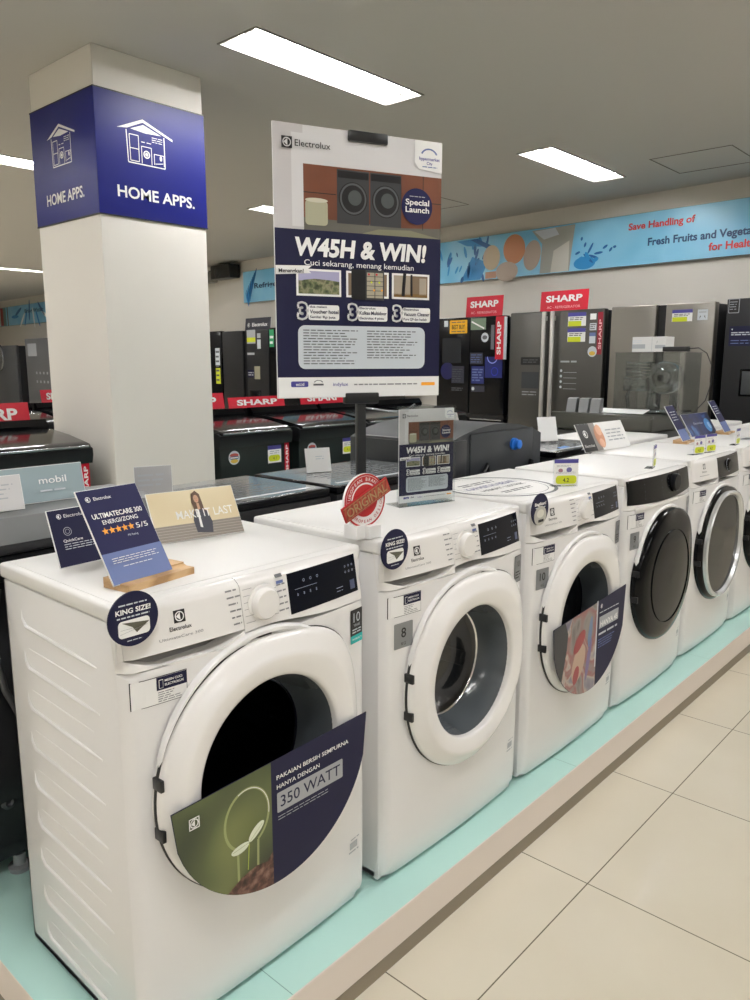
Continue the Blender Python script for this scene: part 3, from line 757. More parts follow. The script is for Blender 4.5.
st_let += [('rating_lettering', lambda b, w, h: (b.text('5/5', w*.30, h*.515, h*.055, white_p, 1, w=w*.2), b.text('PSI Rating', w*.1, h*.45, h*.022, lgrey_p, 1))),
           ('small_print', lambda b, w, h: (b.greek(-w*.38, h*.2, w*.38, h*.27, 3, white_p, 1, .3, .1), b.greek(-w*.25, h*.155, w*.25, h*.175, 1, white_p, 1, .4, .1)))]
card('standing_card', 'navy ULTIMATECARE 300 card with five gold stars in a wooden block', 'sign', (.727, 1.212, 1.014), R(8), R(-31), .133, .184, navy, st_art, st_let)
t = thing('card_block', 'light wooden block holding up the navy ULTIMATECARE 300 card', 'sign holder', (.748, 1.232, 1.002), R(9))
b = B(); b.prism([(-.038, 0), (.030, 0), (.030, .019), (-.010, .019), (-.010, .016), (-.018, .013), (-.038, .013)], -.077, .077, wood); o = b.build('block', t, 0)
# --- navy card behind
def qr_let(b, w, h):
    b.text('Electrolux', -w*.33, h*.84, h*.06, white_p, 1, al='L', w=w*.24); b.ring(-w*.33, h*.60, h*.065, h*.075, grey_p, 1, 20); b.ring(-w*.33, h*.60, h*.035, h*.042, grey_p, 1, 16)
    b.text('QuickCare', -w*.40, h*.42, h*.05, white_p, 1, al='L', w=w*.22, bold=.01); b.greek(-w*.40, h*.28, w*.0, h*.40, 3, lgrey_p, 1, .3, .2)
card('standing_card', 'small dark navy card with a ring icon, behind the wooden block at the left', 'sign', (.768, 1.430, 1.003), R(4), R(-20), .19, .116, navy_d, lambda b, w, h: e_logo(b, -w*.38, h*.87, h*.11, white_p, navy_d, 2), qr_let, strut=True)
# --- MAKE IT LAST card
sunset = ramp_mat('hazy_beach_photo', [(.2, '#c9b284'), (.5, '#e0d4b4'), (.8, '#d8ccb8')], 3, .4, detail=1)
def ml_art(b, w, h):
    b.rect(-w/2+.001, .001, w/2-.001, h*.32, M('grey_deck_photo', '#8c847c', .4), 2)
    for k in range(5): b.line(-w/2+.001, h*(.06+.055*k), w/2-.001, h*(.05+.055*k), .0009, M('pale_plank_print', '#bcb3a6', .4), 3)
    hair = M('brown_hair_print', '#5d4636', .5); skin = M('skin_print', '#c39a7e', .5); jk = M('slate_jacket_print', '#3c3d48', .5)
    x = w*.04
    b.poly([(x-.018, h*.12), (x-.020, h*.36), (x-.013, h*.56), (x+.006, h*.60), (x+.020, h*.52), (x+.025, h*.30), (x+.020, h*.08)], jk, 4)
    b.poly([(x-.011, h*.52), (x-.014, h*.72), (x-.010, h*.9), (x+.001, h*.96), (x+.010, h*.88), (x+.012, h*.70), (x+.013, h*.50), (x+.004, h*.58)], hair, 5)
    b.ell(x-.001, h*.79, .0062, .0098, skin, 6); b.poly([(x-.003, h*.7), (x+.003, h*.7), (x+.0035, h*.58), (x-.003, h*.56)], skin, 6)
    b.poly([(x-.006, h*.56), (x-.001, h*.56), (x-.002, h*.2), (x-.008, h*.22)], white_p, 6)
    b.ell(x-.003, h*.80, .0008, .0008, hair, 7, 8); b.ell(x+.0018, h*.80, .0008, .0008, hair, 7, 8); b.ell(x-.0005, h*.755, .0016, .0006, red_p, 7, 8)
card('standing_card', 'pale MAKE IT LAST card with a photo of a person in a dark jacket', 'sign', (1.018, 1.440, 1.003), R(-9), R(-30), .215, .120, sunset, ml_art,
     lambda b, w, h: b.text('MAKE IT LAST', w*.10, h*.42, h*.17, white_p, 1, w=w*.66, bold=.004), strut=True)

# --- price tags
def price_tag(label, loc, rz, w=.062, h=.083, n=1, group='price tags on the washers'):
    t = thing('price_tag', label, 'price tag', loc, rz, group)
    for k in range(1):
        b = B(); b.box(-w/2, w/2, 0, .0012, .004, h, acrylic, .0002, 1); b.box(-w/2, w/2, 0, .03, 0, .0015, acrylic, .0002, 1); b.build('holder', t, 0)
        b = B(); b.box(-w/2+.002, w/2-.002, -.0010, -.0002, .006, h-.002, white_p); b.fmap = lambda u, v, d: (u, -.0013-d, v)
        b.rect(-w/2+.002, h*.84, w/2-.002, h-.002, purple_p, 0); b.greek(-w*.38, h*.70, w*.2, h*.78, 2, grey_p, 0, .4)
        b.ell(-w*.22, h*.58, w*.09, h*.07, M('pinkish_print', '#a77b86', .4), 0); b.ell(w*.12, h*.60, w*.11, h*.09, M('lilac_print', '#6f6aa5', .4), 0); b.greek(-w*.4, h*.46, w*.4, h*.54, 2, grey_p, 0, .35)
        b.rrect(-w*.40, h*.10, w*.42, h*.40, w*.12, yellow_p, 1); b.text('4.2', 0, h*.17, h*.14, M('dark_olive_print', '#55601c', .4), 2, bold=.02)
        b.build('card', t, 0)
    return t
price_tag('price tag card standing upright on the third washer, beside the oval print', (2.225, 1.178, 1.0045), R(-38), .085, .090, group=None)
price_tag('slim price tag seen nearly edge-on on the washer with the black control strip', (2.86, 1.15, 1.002), R(14), .07, .088, group=None)
price_tag('left one of the twin price tags on the washer with the silver-ringed door', (3.40, 1.175, 1.002), R(-12), .085, .085, group=None)
price_tag('right one of the twin price tags on the washer with the silver-ringed door', (3.515, 1.165, 1.002), R(-12), .085, .085, group=None)
price_tag('price tag on the right-hand cut-off washer, beside the folded navy leaflets', (3.93, 1.18, 1.002), R(5), .085, .08, group=None)
price_tag('last small price tag at the right edge of the photo', (4.36, 1.19, 1.002), R(-5), .085, .085, group=None)

# --- baby photo card and navy leaflets
def baby_art(b, w, h):
    b.rect(-w/2+.001, .001, -w*.12, h-.001, M('grey_photo', '#8f8a86', .4), 2)
    b.rect(-w/2+.001, .001, -w*.24, h-.001, black_p, 3); e_logo(b, -w*.37, h*.62, h*.34, white_p, black_p, 4)
    b.ell(-w*.10, h*.48, w*.09, h*.40, M('baby_skin_print', '#c98f70', .5), 5); b.ell(-w*.08, h*.72, w*.06, h*.2, M('baby_light_print', '#deb094', .5), 6); b.ell(-w*.10, h*.25, w*.05, h*.16, M('baby_light_print', '#deb094', .5), 6)
    b.text('Electrolux', -w*.37, h*.16, h*.1, white_p, 5, w=w*.2); b.greek(w*.06, h*.25, w*.42, h*.75, 4, grey_p, 5, .35)
card('standing_card', 'wide card with a black logo panel and a baby photo on the white tops', 'sign', (3.34, 1.555, 1.003), R(-3), R(-28), .42, .135, white_p, baby_art, None, strut=True)
def nv_let(b, w, h): b.greek(-w*.36, h*.55, w*.3, h*.85, 4, lgrey_p, 1, .3)
def nv_art(b, w, h): b.rect(-w/2+.002, .002, w/2-.002, h*.32, slate, 2)
card('standing_card', 'navy leaflet leaning back, left of the dark blue picture card', 'sign', (3.885, 1.405, 1.012), R(5), R(-31), .135, .195, navy, nv_art, nv_let)
t = thing('card_block', 'wooden block under the left navy leaflet of the far washers', 'sign holder', (3.895, 1.425, .9985), R(5))
b = B(); b.prism([(-.038, 0), (.030, 0), (.030, .018), (-.010, .018), (-.010, .014), (-.018, .012), (-.038, .012)], -.075, .075, wood); b.build('block', t, 0)
card('standing_card', 'navy leaflet leaning back, right of the dark blue picture card', 'sign', (4.54, 1.42, 1.012), R(5), R(-31), .135, .195, navy, nv_art, nv_let)
t = thing('card_block', 'wooden block under the right navy leaflet of the far washers', 'sign holder', (4.55, 1.44, .9985), R(5))
b = B(); b.prism([(-.038, 0), (.030, 0), (.030, .018), (-.010, .018), (-.010, .014), (-.018, .012), (-.038, .012)], -.075, .075, wood); b.build('block', t, 0)
bluepic = ramp_mat('dark_blue_photo', [(.35, '#10133a'), (.55, '#1d2c66'), (.7, '#5d8fc8')], 8, .3, distort=1)
def bp_art(b, w, h):
    b.ell(w*.3, h*.42, w*.13, h*.3, M('blue_flame_print', '#4f8ecb', .4), 2, rot=.5); b.ell(w*.34, h*.4, w*.05, h*.16, M('pale_flame_print', '#a9cdf0', .4), 3, rot=.5)
card('standing_card', 'dark blue picture card with a bright blue swirl between two navy leaflets', 'sign', (4.33, 1.47, 1.003), R(-3), R(-32), .34, .135, bluepic, bp_art,
     lambda b, w, h: b.text('Electrolux', -w*.05, h*.5, h*.1, lgrey_p, 2, w=w*.35), strut=True)

# ------------------------------------------------------------------ row 2: machines backing onto the front row
charc = M('charcoal_metal', '#3b3d40', .35, metal=.3); charc2 = M('grey_console_plastic', '#77797a', .4); dk = M('dark_cabinet', '#1d1e21', .35); mid = M('mid_grey_panel', '#3f4245', .4, spec=.3)
lidprint = M('lid_glass_grey', '#84888a', .12, coat=.5)
def feet(t, w, d, inset=.05):
    for sx in (-1, 1):
        for y in (inset, d-inset):
            b = B(); b.lathe([(0, 0), (.026, 0), (.028, .012), (.015, .016), (.015, .045), (0, .045)], M('grey_foot', '#8d9092', .5), 20, axis='z', c=(sx*(w/2-inset), y, 0)); b.build('foot', t)
def glass_top(label, x, y, w=.57, d=.40, h=.88):
    t = thing('top_loading_washer', label, 'washing machine', (x, y, PT), 0)
    b = B(); b.box(-w/2, w/2, .012, d, .04, h-.07, dk, .008); b.box(-w/2, w/2, -.008, d+.01, h-.075, h-.03, blackpl, .006); b.build('cabinet', t)
    b = B(); b.box(-w/2+.002, w/2-.002, -.006, d, h-.029, h-.004, blackgloss, .006, 3)
    b.fmap = lambda u, v, dd: (u, v, h-.0035+dd)
    b.rrect(-w/2+.012, .008, w/2-.012, d-.012, .015, lidprint, 0)
    b.build('glass_lid', t)
    b = B(lambda u, v, dd: (u, v, h-.0028+dd)); pr_ = M('lid_line_print', '#5c6166', .3)
    for k in range(7): b.greek(-w*.32, .10+.032*k, w*.34, .118+.032*k, 1, pr_, 0, .35, .15, k)
    for k in range(3): b.line(-w*.38, .08+.12*k, w*.40, .08+.12*k, .003, pr_, 0)
    b.rect(-w*.42, .035, w*.42, .052, lgrey_p, 0)
    b.poly([(-w*.22, .055), (-w*.06, .06), (-w*.04, .095), (-w*.2, .088)], M('blue_sticker', '#3b8bd6', .3), 1)
    b.build('lid_print', t, 0)
    feet(t, w, d); return t
g1 = glass_top('black top-loader with a printed glass lid, behind the MAKE IT LAST card', 1.372, 1.675)
g2 = dup(g1, (1.968, 1.675, PT), 0, 'black top-loader with a printed glass lid, under the big poster pole')
g3 = glass_top('low dark machine between the grey back panel and the white tops', 3.345, 1.675, .57, .40, .866)
# console backed machine at the far left, seen from its back
t = thing('top_loading_washer', 'black washer seen from its back with a hose, behind the nearest white washer', 'washing machine', (.79, 1.66, PT))
b = B(); b.box(-.26, .26, .16, .62, .05, .80, dk, .01)
b.prism([(.155, .09), (.155, .20), (.13, .23), (.13, .34), (.155, .37), (.155, .75), (.162, .75), (.162, .09)], -.18, .18, dk)
b.build('cabinet', t)
b = B(); b.box(-.265, .265, .02, .24, .80, .845, blackgloss, .01, 3); b.box(-.265, .265, .02, .24, .845, .868, dk, .006); b.build('back_trim', t)
b = B(); b.prism([(.02, .868), (.02, .88), (.03, .925), (.06, .935), (.24, .935), (.24, .868)], -.262, .262, charc2); b.build('console', t, 30)
b = B(); b.tube([(-.09, .14, .74), (-.115, .13, .62), (-.10, .125, .5), (-.06, .13, .40), (-.03, .14, .33), (-.02, .155, .3)], .008, M('hose_grey', '#4a4c4f', .4), 12); b.build('hose', t)
for p in ((-.135, .345), (-.105, .205)):
    b = B(); b.lathe([(.018, .155), (.018, .148), (.010, .145), (.006, .150), (0, .150)], M('screw_grey', '#54575a', .3, metal=.7), 24, c=(p[0], 0, p[1])); b.build('bolt', t)
feet(t, .52, .62, .18)
# grey top loader with the blue water inlet
t = thing('top_loading_washer', 'grey top-loader seen from the back with a blue water inlet cap', 'washing machine', (2.635, 1.70, PT))
b = B(); b.box(-.335, .335, 0, .52, .045, .80, charc, .01); b.build('cabinet', t)
b = B(); arch = [(-.335, .80)]+[(-.335+.67*i/20, .955+.058*math.sin(PI*i/20)**.8) for i in range(21)]+[(.335, .80)]
b.prism(arch, 0, .5, mid, axis='y'); b.box(-.332, -.22, -.004, .45, .80, .965, charc, .004); b.build('console', t, 35)
b = B(); b.box(-.20, .26, -.008, .0, .815, .985, mid, .006); b.box(-.335, .335, -.006, .0, .79, .815, blackpl, .003); b.build('back_cover', t)
b = B(); b.lathe([(.025, 0), (.025, -.012), (.019, -.014), (.019, -.032), (.015, -.035), (0, -.035)], M('blue_cap', '#1d6fd1', .35), 28, c=(.10, -.008, .925)); b.build('water_inlet', t, label='round blue water inlet cap')
b = B(); b.tube([(-.16, -.02, .80), (-.12, -.03, .86), (-.09, -.02, .80), (-.06, -.03, .74)], .010, blackpl, 10); b.box(-.16, -.10, -.03, 0, .70, .82, charc, .006); b.build('drain_hose', t)
b = B(); b.tube([(.20, -.02, .76), (.21, -.03, .85), (.235, -.02, .82), (.24, -.03, .72)], .012, blackpl, 10); b.build('power_cord', t)
feet(t, .67, .52)

# ---- cards standing on row 2
card('leaflet', 'plain white folded leaflet on the glass lid in front of the black top-loaders', 'leaflet', (1.86, 1.93, 1.018), R(-20), R(-12), .095, .085, white_p, lambda b, w, h: b.greek(-w*.1, h*.5, w*.25, h*.7, 2, lgrey_p, 2, .3), None, thick=.001, strut=True)
card('leaflet', 'grey curled paper sign standing in front of the white pillar', 'leaflet', (1.185, 1.90, 1.018), R(-20), R(-4), .105, .092, M('grey_paper', '#a9a8a8', .6), lambda b, w, h: [b.greek(-w*.4, h*.35, w*.3, h*.8, 3, grey_p, 2, .4)], None, thick=.001, strut=True)
t = card('standing_card', 'pale blue-grey clear card lettered mobil at the far left', 'sign', (.80, 1.76, 1.076), R(0), R(-12), .22, .085, M('ice_blue_card', '#93a4a9', .5), None, lambda b, w, h: (b.text('mobil', w*.15, h*.5, h*.2, white_p, 1, w=w*.3), b.greek(w*.0, h*.25, w*.3, h*.36, 1, lgrey_p, 1, .4)), strut=True)
t = card('standing_card', 'white rounded paper sign at the left edge, beside the pale blue-grey card', 'sign', (.66, 1.712, 1.076), R(0), R(-12), .16, .078, M('white_card', '#c9c8c8', .5), lambda b, w, h: b.greek(-w*.2, h*.3, w*.4, h*.8, 4, grey_p, 2, .3), None, strut=True)
b = B(lambda u, v, d: (u, -d, v)); b.box(-.05, .05, 0, .001, 0, .1, white_p)
card('leaflet', 'white leaflet on the low dark machine, just behind the baby photo card', 'leaflet', (3.40, 1.90, 1.012), R(-25), R(-14), .11, .12, white_p, None, None, thick=.001, strut=True)
card('leaflet', 'small pointed white leaflet standing on the grey machine with the blue cap', 'leaflet', (2.93, 2.12, 1.096), R(62), R(-16), .09, .075, white_p, None, None, thick=.001, strut=True)

# ------------------------------------------------------------------ demonstration case
t = thing('demonstration_stand', 'dark grey stand carrying the clear plastic machine model', 'display stand', (4.60, 2.08, PT))
b = B(); b.box(-.28, .28, -.30, .30, 0, .85, M('stand_grey', '#3d3d3a', .4), .01); b.build('cabinet', t)
b = B(); b.box(-.30, .30, -.32, .32, .85, .95, M('tray_grey', '#46463f', .35), .02, 3); b.box(-.30, -.26, -.32, .32, .93, .955, M('tray_grey', '#46463f', .35), .01); b.build('tray', t)
for k, y in enumerate((.045, .12, .20)):
    b = B(); b.prism([(-.05, 0), (.03, 0), (.045, .085), (.02, .09), (-.02, .085)], -.028, .028, charc2, axis='x', T=Matrix.Translation((-.24, y, .95)) @ Matrix.Rotation(R(-80), 4, 'Z')); b.build('bracket', t)
t = card('leaflet', 'white sheet of paper lying on the grey stand under the clear case', 'leaflet', (4.365, 2.00, 1.0975), R(-90), R(-78), .32, .10, white_p, None, None, thick=.001)
t = thing('demonstration_model', 'clear plastic box with a see-through washer drum model inside', 'display model', (4.62, 1.880, 1.092))
b = B(); X0, X1, Y0, Y1, H = -.17, .17, -.20, .185, .355; w_ = .004
for q in ((X0, X0+w_, Y0, Y1), (X1-w_, X1, Y0, Y1), (X0, X1, Y0, Y0+w_), (X0, X1, Y1-w_, Y1)): b.box(*q, 0, H, acrylic)
b.box(X0-.004, X1+.004, Y0-.004, Y1+.004, H, H+.005, acrylic); b.build('case', t, 0)
b = B(); b.lathe([(.02, -.08), (.085, -.075), (.095, -.05), (.095, .05), (.085, .075), (.02, .08)], acrylic_d, 40, axis='x', c=(0, -.06, .21))
b.lathe([(.05, -.09), (.06, -.088), (.06, .088), (.05, .09)], acrylic_d, 32, axis='x', c=(0, -.06, .21)); b.build('drum', t)
b = B()
for i in range(5): b.box(-.09, .05, .03+.0*i, .15, .22+.018*i, .231+.018*i, acrylic_d, .003)
b.box(-.10, .07, .02, .16, .13, .21, acrylic_d, .006); b.box(-.12, .12, -.18, .18, .0, .02, acrylic_d, .004)
b.tube([(-.05, .12, .2), (-.06, .15, .1), (-.05, .14, .02)], .012, acrylic_d, 12); b.tube([(-.03, .03, .3), (-.06, -.0, .2), (-.05, .02, .03)], .014, acrylic_d, 12)
b.tube([(-.04, -.14, .12), (-.03, -.15, .05), (-.02, -.1, .02)], .012, acrylic_d, 12)
for yy in (-.12, .0): b.box(-.06, .05, yy-.012, yy+.012, .02, .12, acrylic_d, .004)
b.build('mechanism', t)
t = thing('small_box', 'small white carton on top of the clear demonstration case', 'box', (4.60, 1.905, 1.4525), R(0))
b = B(); b.box(-.06, .06, -.105, .10, 0, .088, M('carton_white', '#d8d8d6', .6), .002); b.fmap = lambda u, v, d: (-.0605-d, -u, v)
b.rect(-.10, .02, -.02, .045, grey_p, 0); b.greek(-.10, .052, -.04, .07, 2, lgrey_p, 0); b.rect(.04, .02, .10, .04, grey_p, 0); b.line(.02, 0, .02, .085, .002, grey_p, 0); b.text('/', .05, .05, .015, dgrey_p, 0)
b.build('carton', t, 0)
t = thing('power_adapter', 'black adapter with a thin cable hanging beside the clear demonstration case', 'adapter', (4.55, 1.735, 1.4525))
b = B(); b.box(-.125, -.075, -.10, .04, 0.0, .028, blackpl, .004); b.build('plug', t)
b = B(); b.tube([(-.10, -.10, .015), (-.09, -.15, .02), (-.07, -.19, -.01), (-.05, -.215, -.08), (-.05, -.22, -.17), (-.07, -.20, -.27), (-.10, -.15, -.34), (-.14, -.10, -.358)], .0028, blackpl, 8); b.build('cable', t)

# ------------------------------------------------------------------ row 3: black top loaders facing the aisle
lidgl = M('smoked_lid', '#161719', .12, spec=.6); dkgreen = M('dark_green_grey', '#1b2422', .3); sil = M('silver_trim', '#c4c7ca', .25, metal=.9)
def sharp_text(b, u, v, h, w, l=2, mat=white_p, rot=0.): b.text('SHARP', u, v, h, mat, l, w=w, bold=.035, rot=rot)
def top_loader(label, x, y, w=.60, sticker=1, strip=True, rim=False, group=None):
    t = thing('top_loading_washer', label, 'washing machine', (x, y, 0), 0, group); d = .60
    b = B(); b.box(-w/2+.01, w/2-.01, .01, d, .0, .90, dkgreen, .012); b.build('cabinet', t)
    b = B(); b.prism([(.0, .885), (-.012, .93), (-.010, .96), (.02, .975), (d, .975), (d, .885)], -w/2, w/2, blackpl); b.build('top_frame', t, 30)
    b = B(); b.prism([(-.012, .965), (-.016, .978), (-.006, .986), (.05, .995), (.20, 1.018), (.38, 1.035), (.46, 1.035), (.46, .97)], -w/2+.015, w/2-.015, lidgl); b.build('lid', t, 50)
    b = B(); b.box(-w/2+.02, w/2-.02, -.018, -.010, .968, .979, sil, .003); b.build('lid_trim', t)
    b = B(); b.prism([(.46, .97), (.46, 1.05), (.49, 1.085), (d, 1.08), (d, .97)], -w/2, w/2, blackgloss); b.build('console', t, 35)
    if rim:
        b = B(); b.tube([(-.285, .06, .97)]+[(-.285+.57*i/16, .04-.08*math.sin(PI*i/16), 1.075-.04*math.sin(PI*i/16)) for i in range(17)]+[(.285, .06, .97)], .008, sil, 8); b.build('rim', t)
    fmz = lambda u, v, dd: (u, .0088-dd, v)
    if sticker:
        b = B(fmz); u = -w*.30; zc = .825; b.ell(u, zc, .042, .042, lgrey_p, 0); b.ell(u, zc+.015, .033, .012, M('sticker_red', '#b5524a', .4), 1); b.ell(u, zc, .036, .012, M('sticker_blue', '#3c6f96', .4), 1); b.rect(u-.03, zc-.003, u+.03, zc+.003, white_p, 2); b.ell(u, zc-.02, .028, .013, M('sticker_yellow', '#d6b34a', .4), 1); b.build('round_sticker', t, 0)
        b = B(fmz); u = w*.26; z0 = .765; b.rect(u-.055, z0, u+.055, z0+.11, white_p, 0); b.rect(u-.055, z0+.085, u+.055, z0+.11, purple_p, 1); b.rrect(u-.05, z0+.01, u+.045, z0+.05, .02, yellow_p, 1); b.greek(u-.04, z0+.055, u+.04, z0+.08, 2, grey_p, 1); b.text('4.1', u, z0+.02, .02, M('dark_olive_print', '#55601c'), 2); b.build('price_sticker', t, 0)
    if strip:
        b = B(fmz); b.rect(w*.405, .68, w*.475, .885, red_p, 1); b.text('SHARP', w*.458, .70, w*.035, white_p, 2, al='L', w=.17, bold=.03, rot=PI/2); b.build('brand_strip', t, 0, label='upright red SHARP strip')
    return t
t1 = top_loader('black top-loader left of the white pillar, with a round 10.5 badge', 1.660, 3.72, .62)
b = B(lambda u, v, dd: (u, .0088-dd, v)); b.ell(.205, .835, .045, .045, black_p, 3); b.ring(.205, .835, .040, .043, M('dark_red_print', '#6d2026', .4), 4); b.text('10.5', .205, .822, .028, grey_p, 4, w=.07); b.build('capacity_badge', t1, 0)
for c in t1.children:
    if c.name.startswith('price_sticker'): c.location.x = -.115
t2 = top_loader('black top-loader right beside the white pillar, with a round sticker on its left', 3.055, 3.72, .57)
t3 = dup(t1, (3.715, 3.72, 0), 0, 'black top-loader just left of the big poster pole, behind the white folded leaflet')
for c in list(t3.children):
    if c.name.startswith('capacity_badge'): bpy.data.objects.remove(c)
    elif c.name.startswith('price_sticker'): c.location.x = 0
t4 = top_loader('black top-loader with a silver rim just right of the big poster pole', 4.36, 3.72, .60, strip=False, rim=True)
t5 = dup(t2, (4.98, 3.72, 0), 0, 'black top-loader mostly hidden behind the small acrylic leaflet')
def red_sign(label, loc, rz, w, h, tilt=R(-10), txt=True, sub=False, group=None):
    def let(b, w, h):
        if sub: sharp_text(b, 0, h*.48, h*.30, w*.76, 1); b.text('AC - REFRIGERATOR', 0, h*.16, h*.12, M('pink_print', '#eeb9bd', .4), 1, w=w*.7)
        else: sharp_text(b, 0, h*.25, h*.5, w*.72, 1)
    return card('brand_sign', label, 'sign', loc, rz, tilt, w, h, red_p, None, let, thick=.004, edge=red_p, group=group)
red_sign('red SHARP sign cut by the left edge, on the black top-loader left of the pillar', (1.67, 4.24, 1.060), 0, .46, .12)
red_sign('red SHARP sign half hidden by the pillar edge, over the black top-loaders', (3.00, 4.26, 1.085), 0, .46, .105)
red_sign('long red SHARP sign over the black top-loader beside the pillar', (3.50, 4.24, 1.082), 0, .50, .075)
red_sign('red SHARP sign under the bottom left corner of the big poster', (4.13, 4.22, 1.082), 0, .48, .10)
# row 4, further behind on the left
t6 = top_loader('black top-loader far behind on the left, in front of the grey fridges', 2.33, 5.4, .63, 0, False)
red_sign('small red SHARP sign far behind on the left against the grey fridges', (2.90, 5.92, 1.082), 0, .30, .10)
t7 = dup(t6, (3.0, 5.4, 0), 0, 'black top-loader far behind the white pillar')

# ------------------------------------------------------------------ fridges along the back wall
FB = .08
def fmap_f(y=-.0008): return lambda u, v, d: (u, y-d, v)
fsil = M('fridge_grey_steel', '#605f5c', .32, metal=.75, noise=.1, nscale=3); fsil2 = M('fridge_silver', '#85817a', .35, metal=.7, noise=.08, nscale=2); fblk = M('fridge_black_glass', '#08090e', .14, spec=.25); fblk2 = M('fridge_black_matt', '#1b1c1f', .35, metal=.2); fside = M('fridge_side', '#26272a', .4)
def energy(b, u, v, w=.16, h=.12, l=0):
    b.rect(u, v, u+w, v+h, white_p, l); b.rect(u, v+h*.72, u+w, v+h, purple_p, l+1); b.rect(u+.004, v, u+w*.75, v+h*.38, yellow_p, l+1); b.greek(u+w*.1, v+h*.42, u+w*.9, v+h*.68, 2, dgrey_p, l+1, .5)
def fridge(label, s, w, h=1.76, kind='double', mat=fsil, x0=6.38, d=.66):
    t = thing('refrigerator', label, 'refrigerator', WF(x0, s+w/2, FB), WA)
    b = B(); b.box(-w/2+.004, w/2-.004, .075, d, .03, h-.01, fside, .008); b.build('cabinet', t)
    drs = []
    g = .004
    if kind == 'double':
        for x0_, x1_ in ((-w/2, -w*.07-g), (-w*.07+g, w/2)):
            b = B(); b.box(x0_, x1_, 0, .07, .05, h, mat, .010, 3); drs.append(b.build('door', t))
    elif kind == 'channel':
        for x0_, x1_ in ((-w/2, -w*.045), (w*.05, w/2)):
            b = B(); b.box(x0_, x1_, 0, .07, .05, h, mat, .008, 3); drs.append(b.build('door', t))
        b = B(); b.box(-w*.045, w*.05, .035, .072, .05, h-.005, blackpl); b.build('handle_channel', t)
    elif kind == 'four':
        for x0_, x1_ in ((-w/2, -g), (g, w/2)):
            b = B(); b.box(x0_, x1_, 0, .07, .80, h, mat, .008, 3); drs.append(b.build('door', t))
        for x0_, x1_ in ((-w/2, -g), (g, w/2)):
            b = B(); b.box(x0_, x1_, 0, .07, .05, .765, mat, .008, 3); b.box(x0_+.02, x1_-.02, -.004, .0, .748, .756, sil); b.build('drawer', t)
        b = B(); b.box(-w/2+.01, w/2-.01, .02, .072, .766, .799, blackpl); b.build('handle_recess', t)
    else:
        b = B(); b.box(-w/2, w/2, 0, .07, .05, h, mat, .010, 3); drs.append(b.build('door', t))
    return t, drs
def handle(par, x, z0, z1, mat=M('pale_steel_handle', '#c3c2be', .3, metal=.6)):
    b = B(); b.box(x-.018, x+.018, -.052, -.030, z0, z1, mat, .006, 3)
    for z in (z0+.06, z1-.06): b.box(x-.010, x+.010, -.035, .002, z-.02, z+.02, mat, .003)
    b.build('handle', par)
# grey SHARP side by side : s 0 .. .96
t, dr = fridge('grey side-by-side refrigerator with two long pale handles', -.02, .985)
ox = -.0; hw = .985/2; U = lambda s: s-(-.02)-hw
handle(dr[0], U(.385), .1, 1.755); handle(dr[1], U(.475), .1, 1.755)
b = B(fmap_f()); b.rrect(U(.116), 1.285, U(.33), 1.355, .008, blackpl, 1); b.greek(U(.14), 1.30, U(.31), 1.34, 2, dgrey_p, 2, .4); b.rrect(U(.13), 1.07, U(.32), 1.22, .005, mid, 1); b.greek(U(.14), 1.0, U(.32), 1.05, 2, grey_p, 1, .3); b.build('dispenser_print', dr[0], 0)
b = B(fmap_f()); energy(b, U(.61), 1.62, .18, .115, 0); energy(b, U(.61), 1.485, .18, .115, 0)
b.rect(U(.83), 1.67, U(.89), 1.72, white_p, 0); b.rect(U(.83), 1.58, U(.895), 1.64, lgrey_p, 0); b.greek(U(.835), 1.585, U(.89), 1.635, 3, dgrey_p, 1); b.rect(U(.83), 1.47, U(.89), 1.56, slate, 0); b.rect(U(.83), 1.47, U(.89), 1.53, lgrey_p, 1); b.ell(U(.865), 1.40, .045, .045, lgrey_p, 1); b.ell(U(.865), 1.385, .03, .018, M('sticker_yellow', '#d6b34a'), 2)
b.build('stickers', dr[1], 0)
b = B(fmap_f()); b.rect(U(.905), 1.375, U(.955), 1.73, M('dark_red_strip', '#8d1c30', .35), 0); b.text('SHARP', U(.945), 1.42, .026, M('pink_print', '#eeb9bd'), 1, al='L', w=.25, rot=PI/2, bold=.02); b.build('brand_strip', dr[1], 0)
b = B(fmap_f()); b.greek(U(.55), 1.30, U(.72), 1.33, 1, grey_p, 0, .5)
for k in range(4): b.ell(U(.56), 1.235-.048*k, .012, .012, lgrey_p, 0, 14); b.line(U(.585), 1.22-.048*k, U(.72), 1.22-.048*k, .004, grey_p, 0)
b.build('feature_print', dr[1], 0)
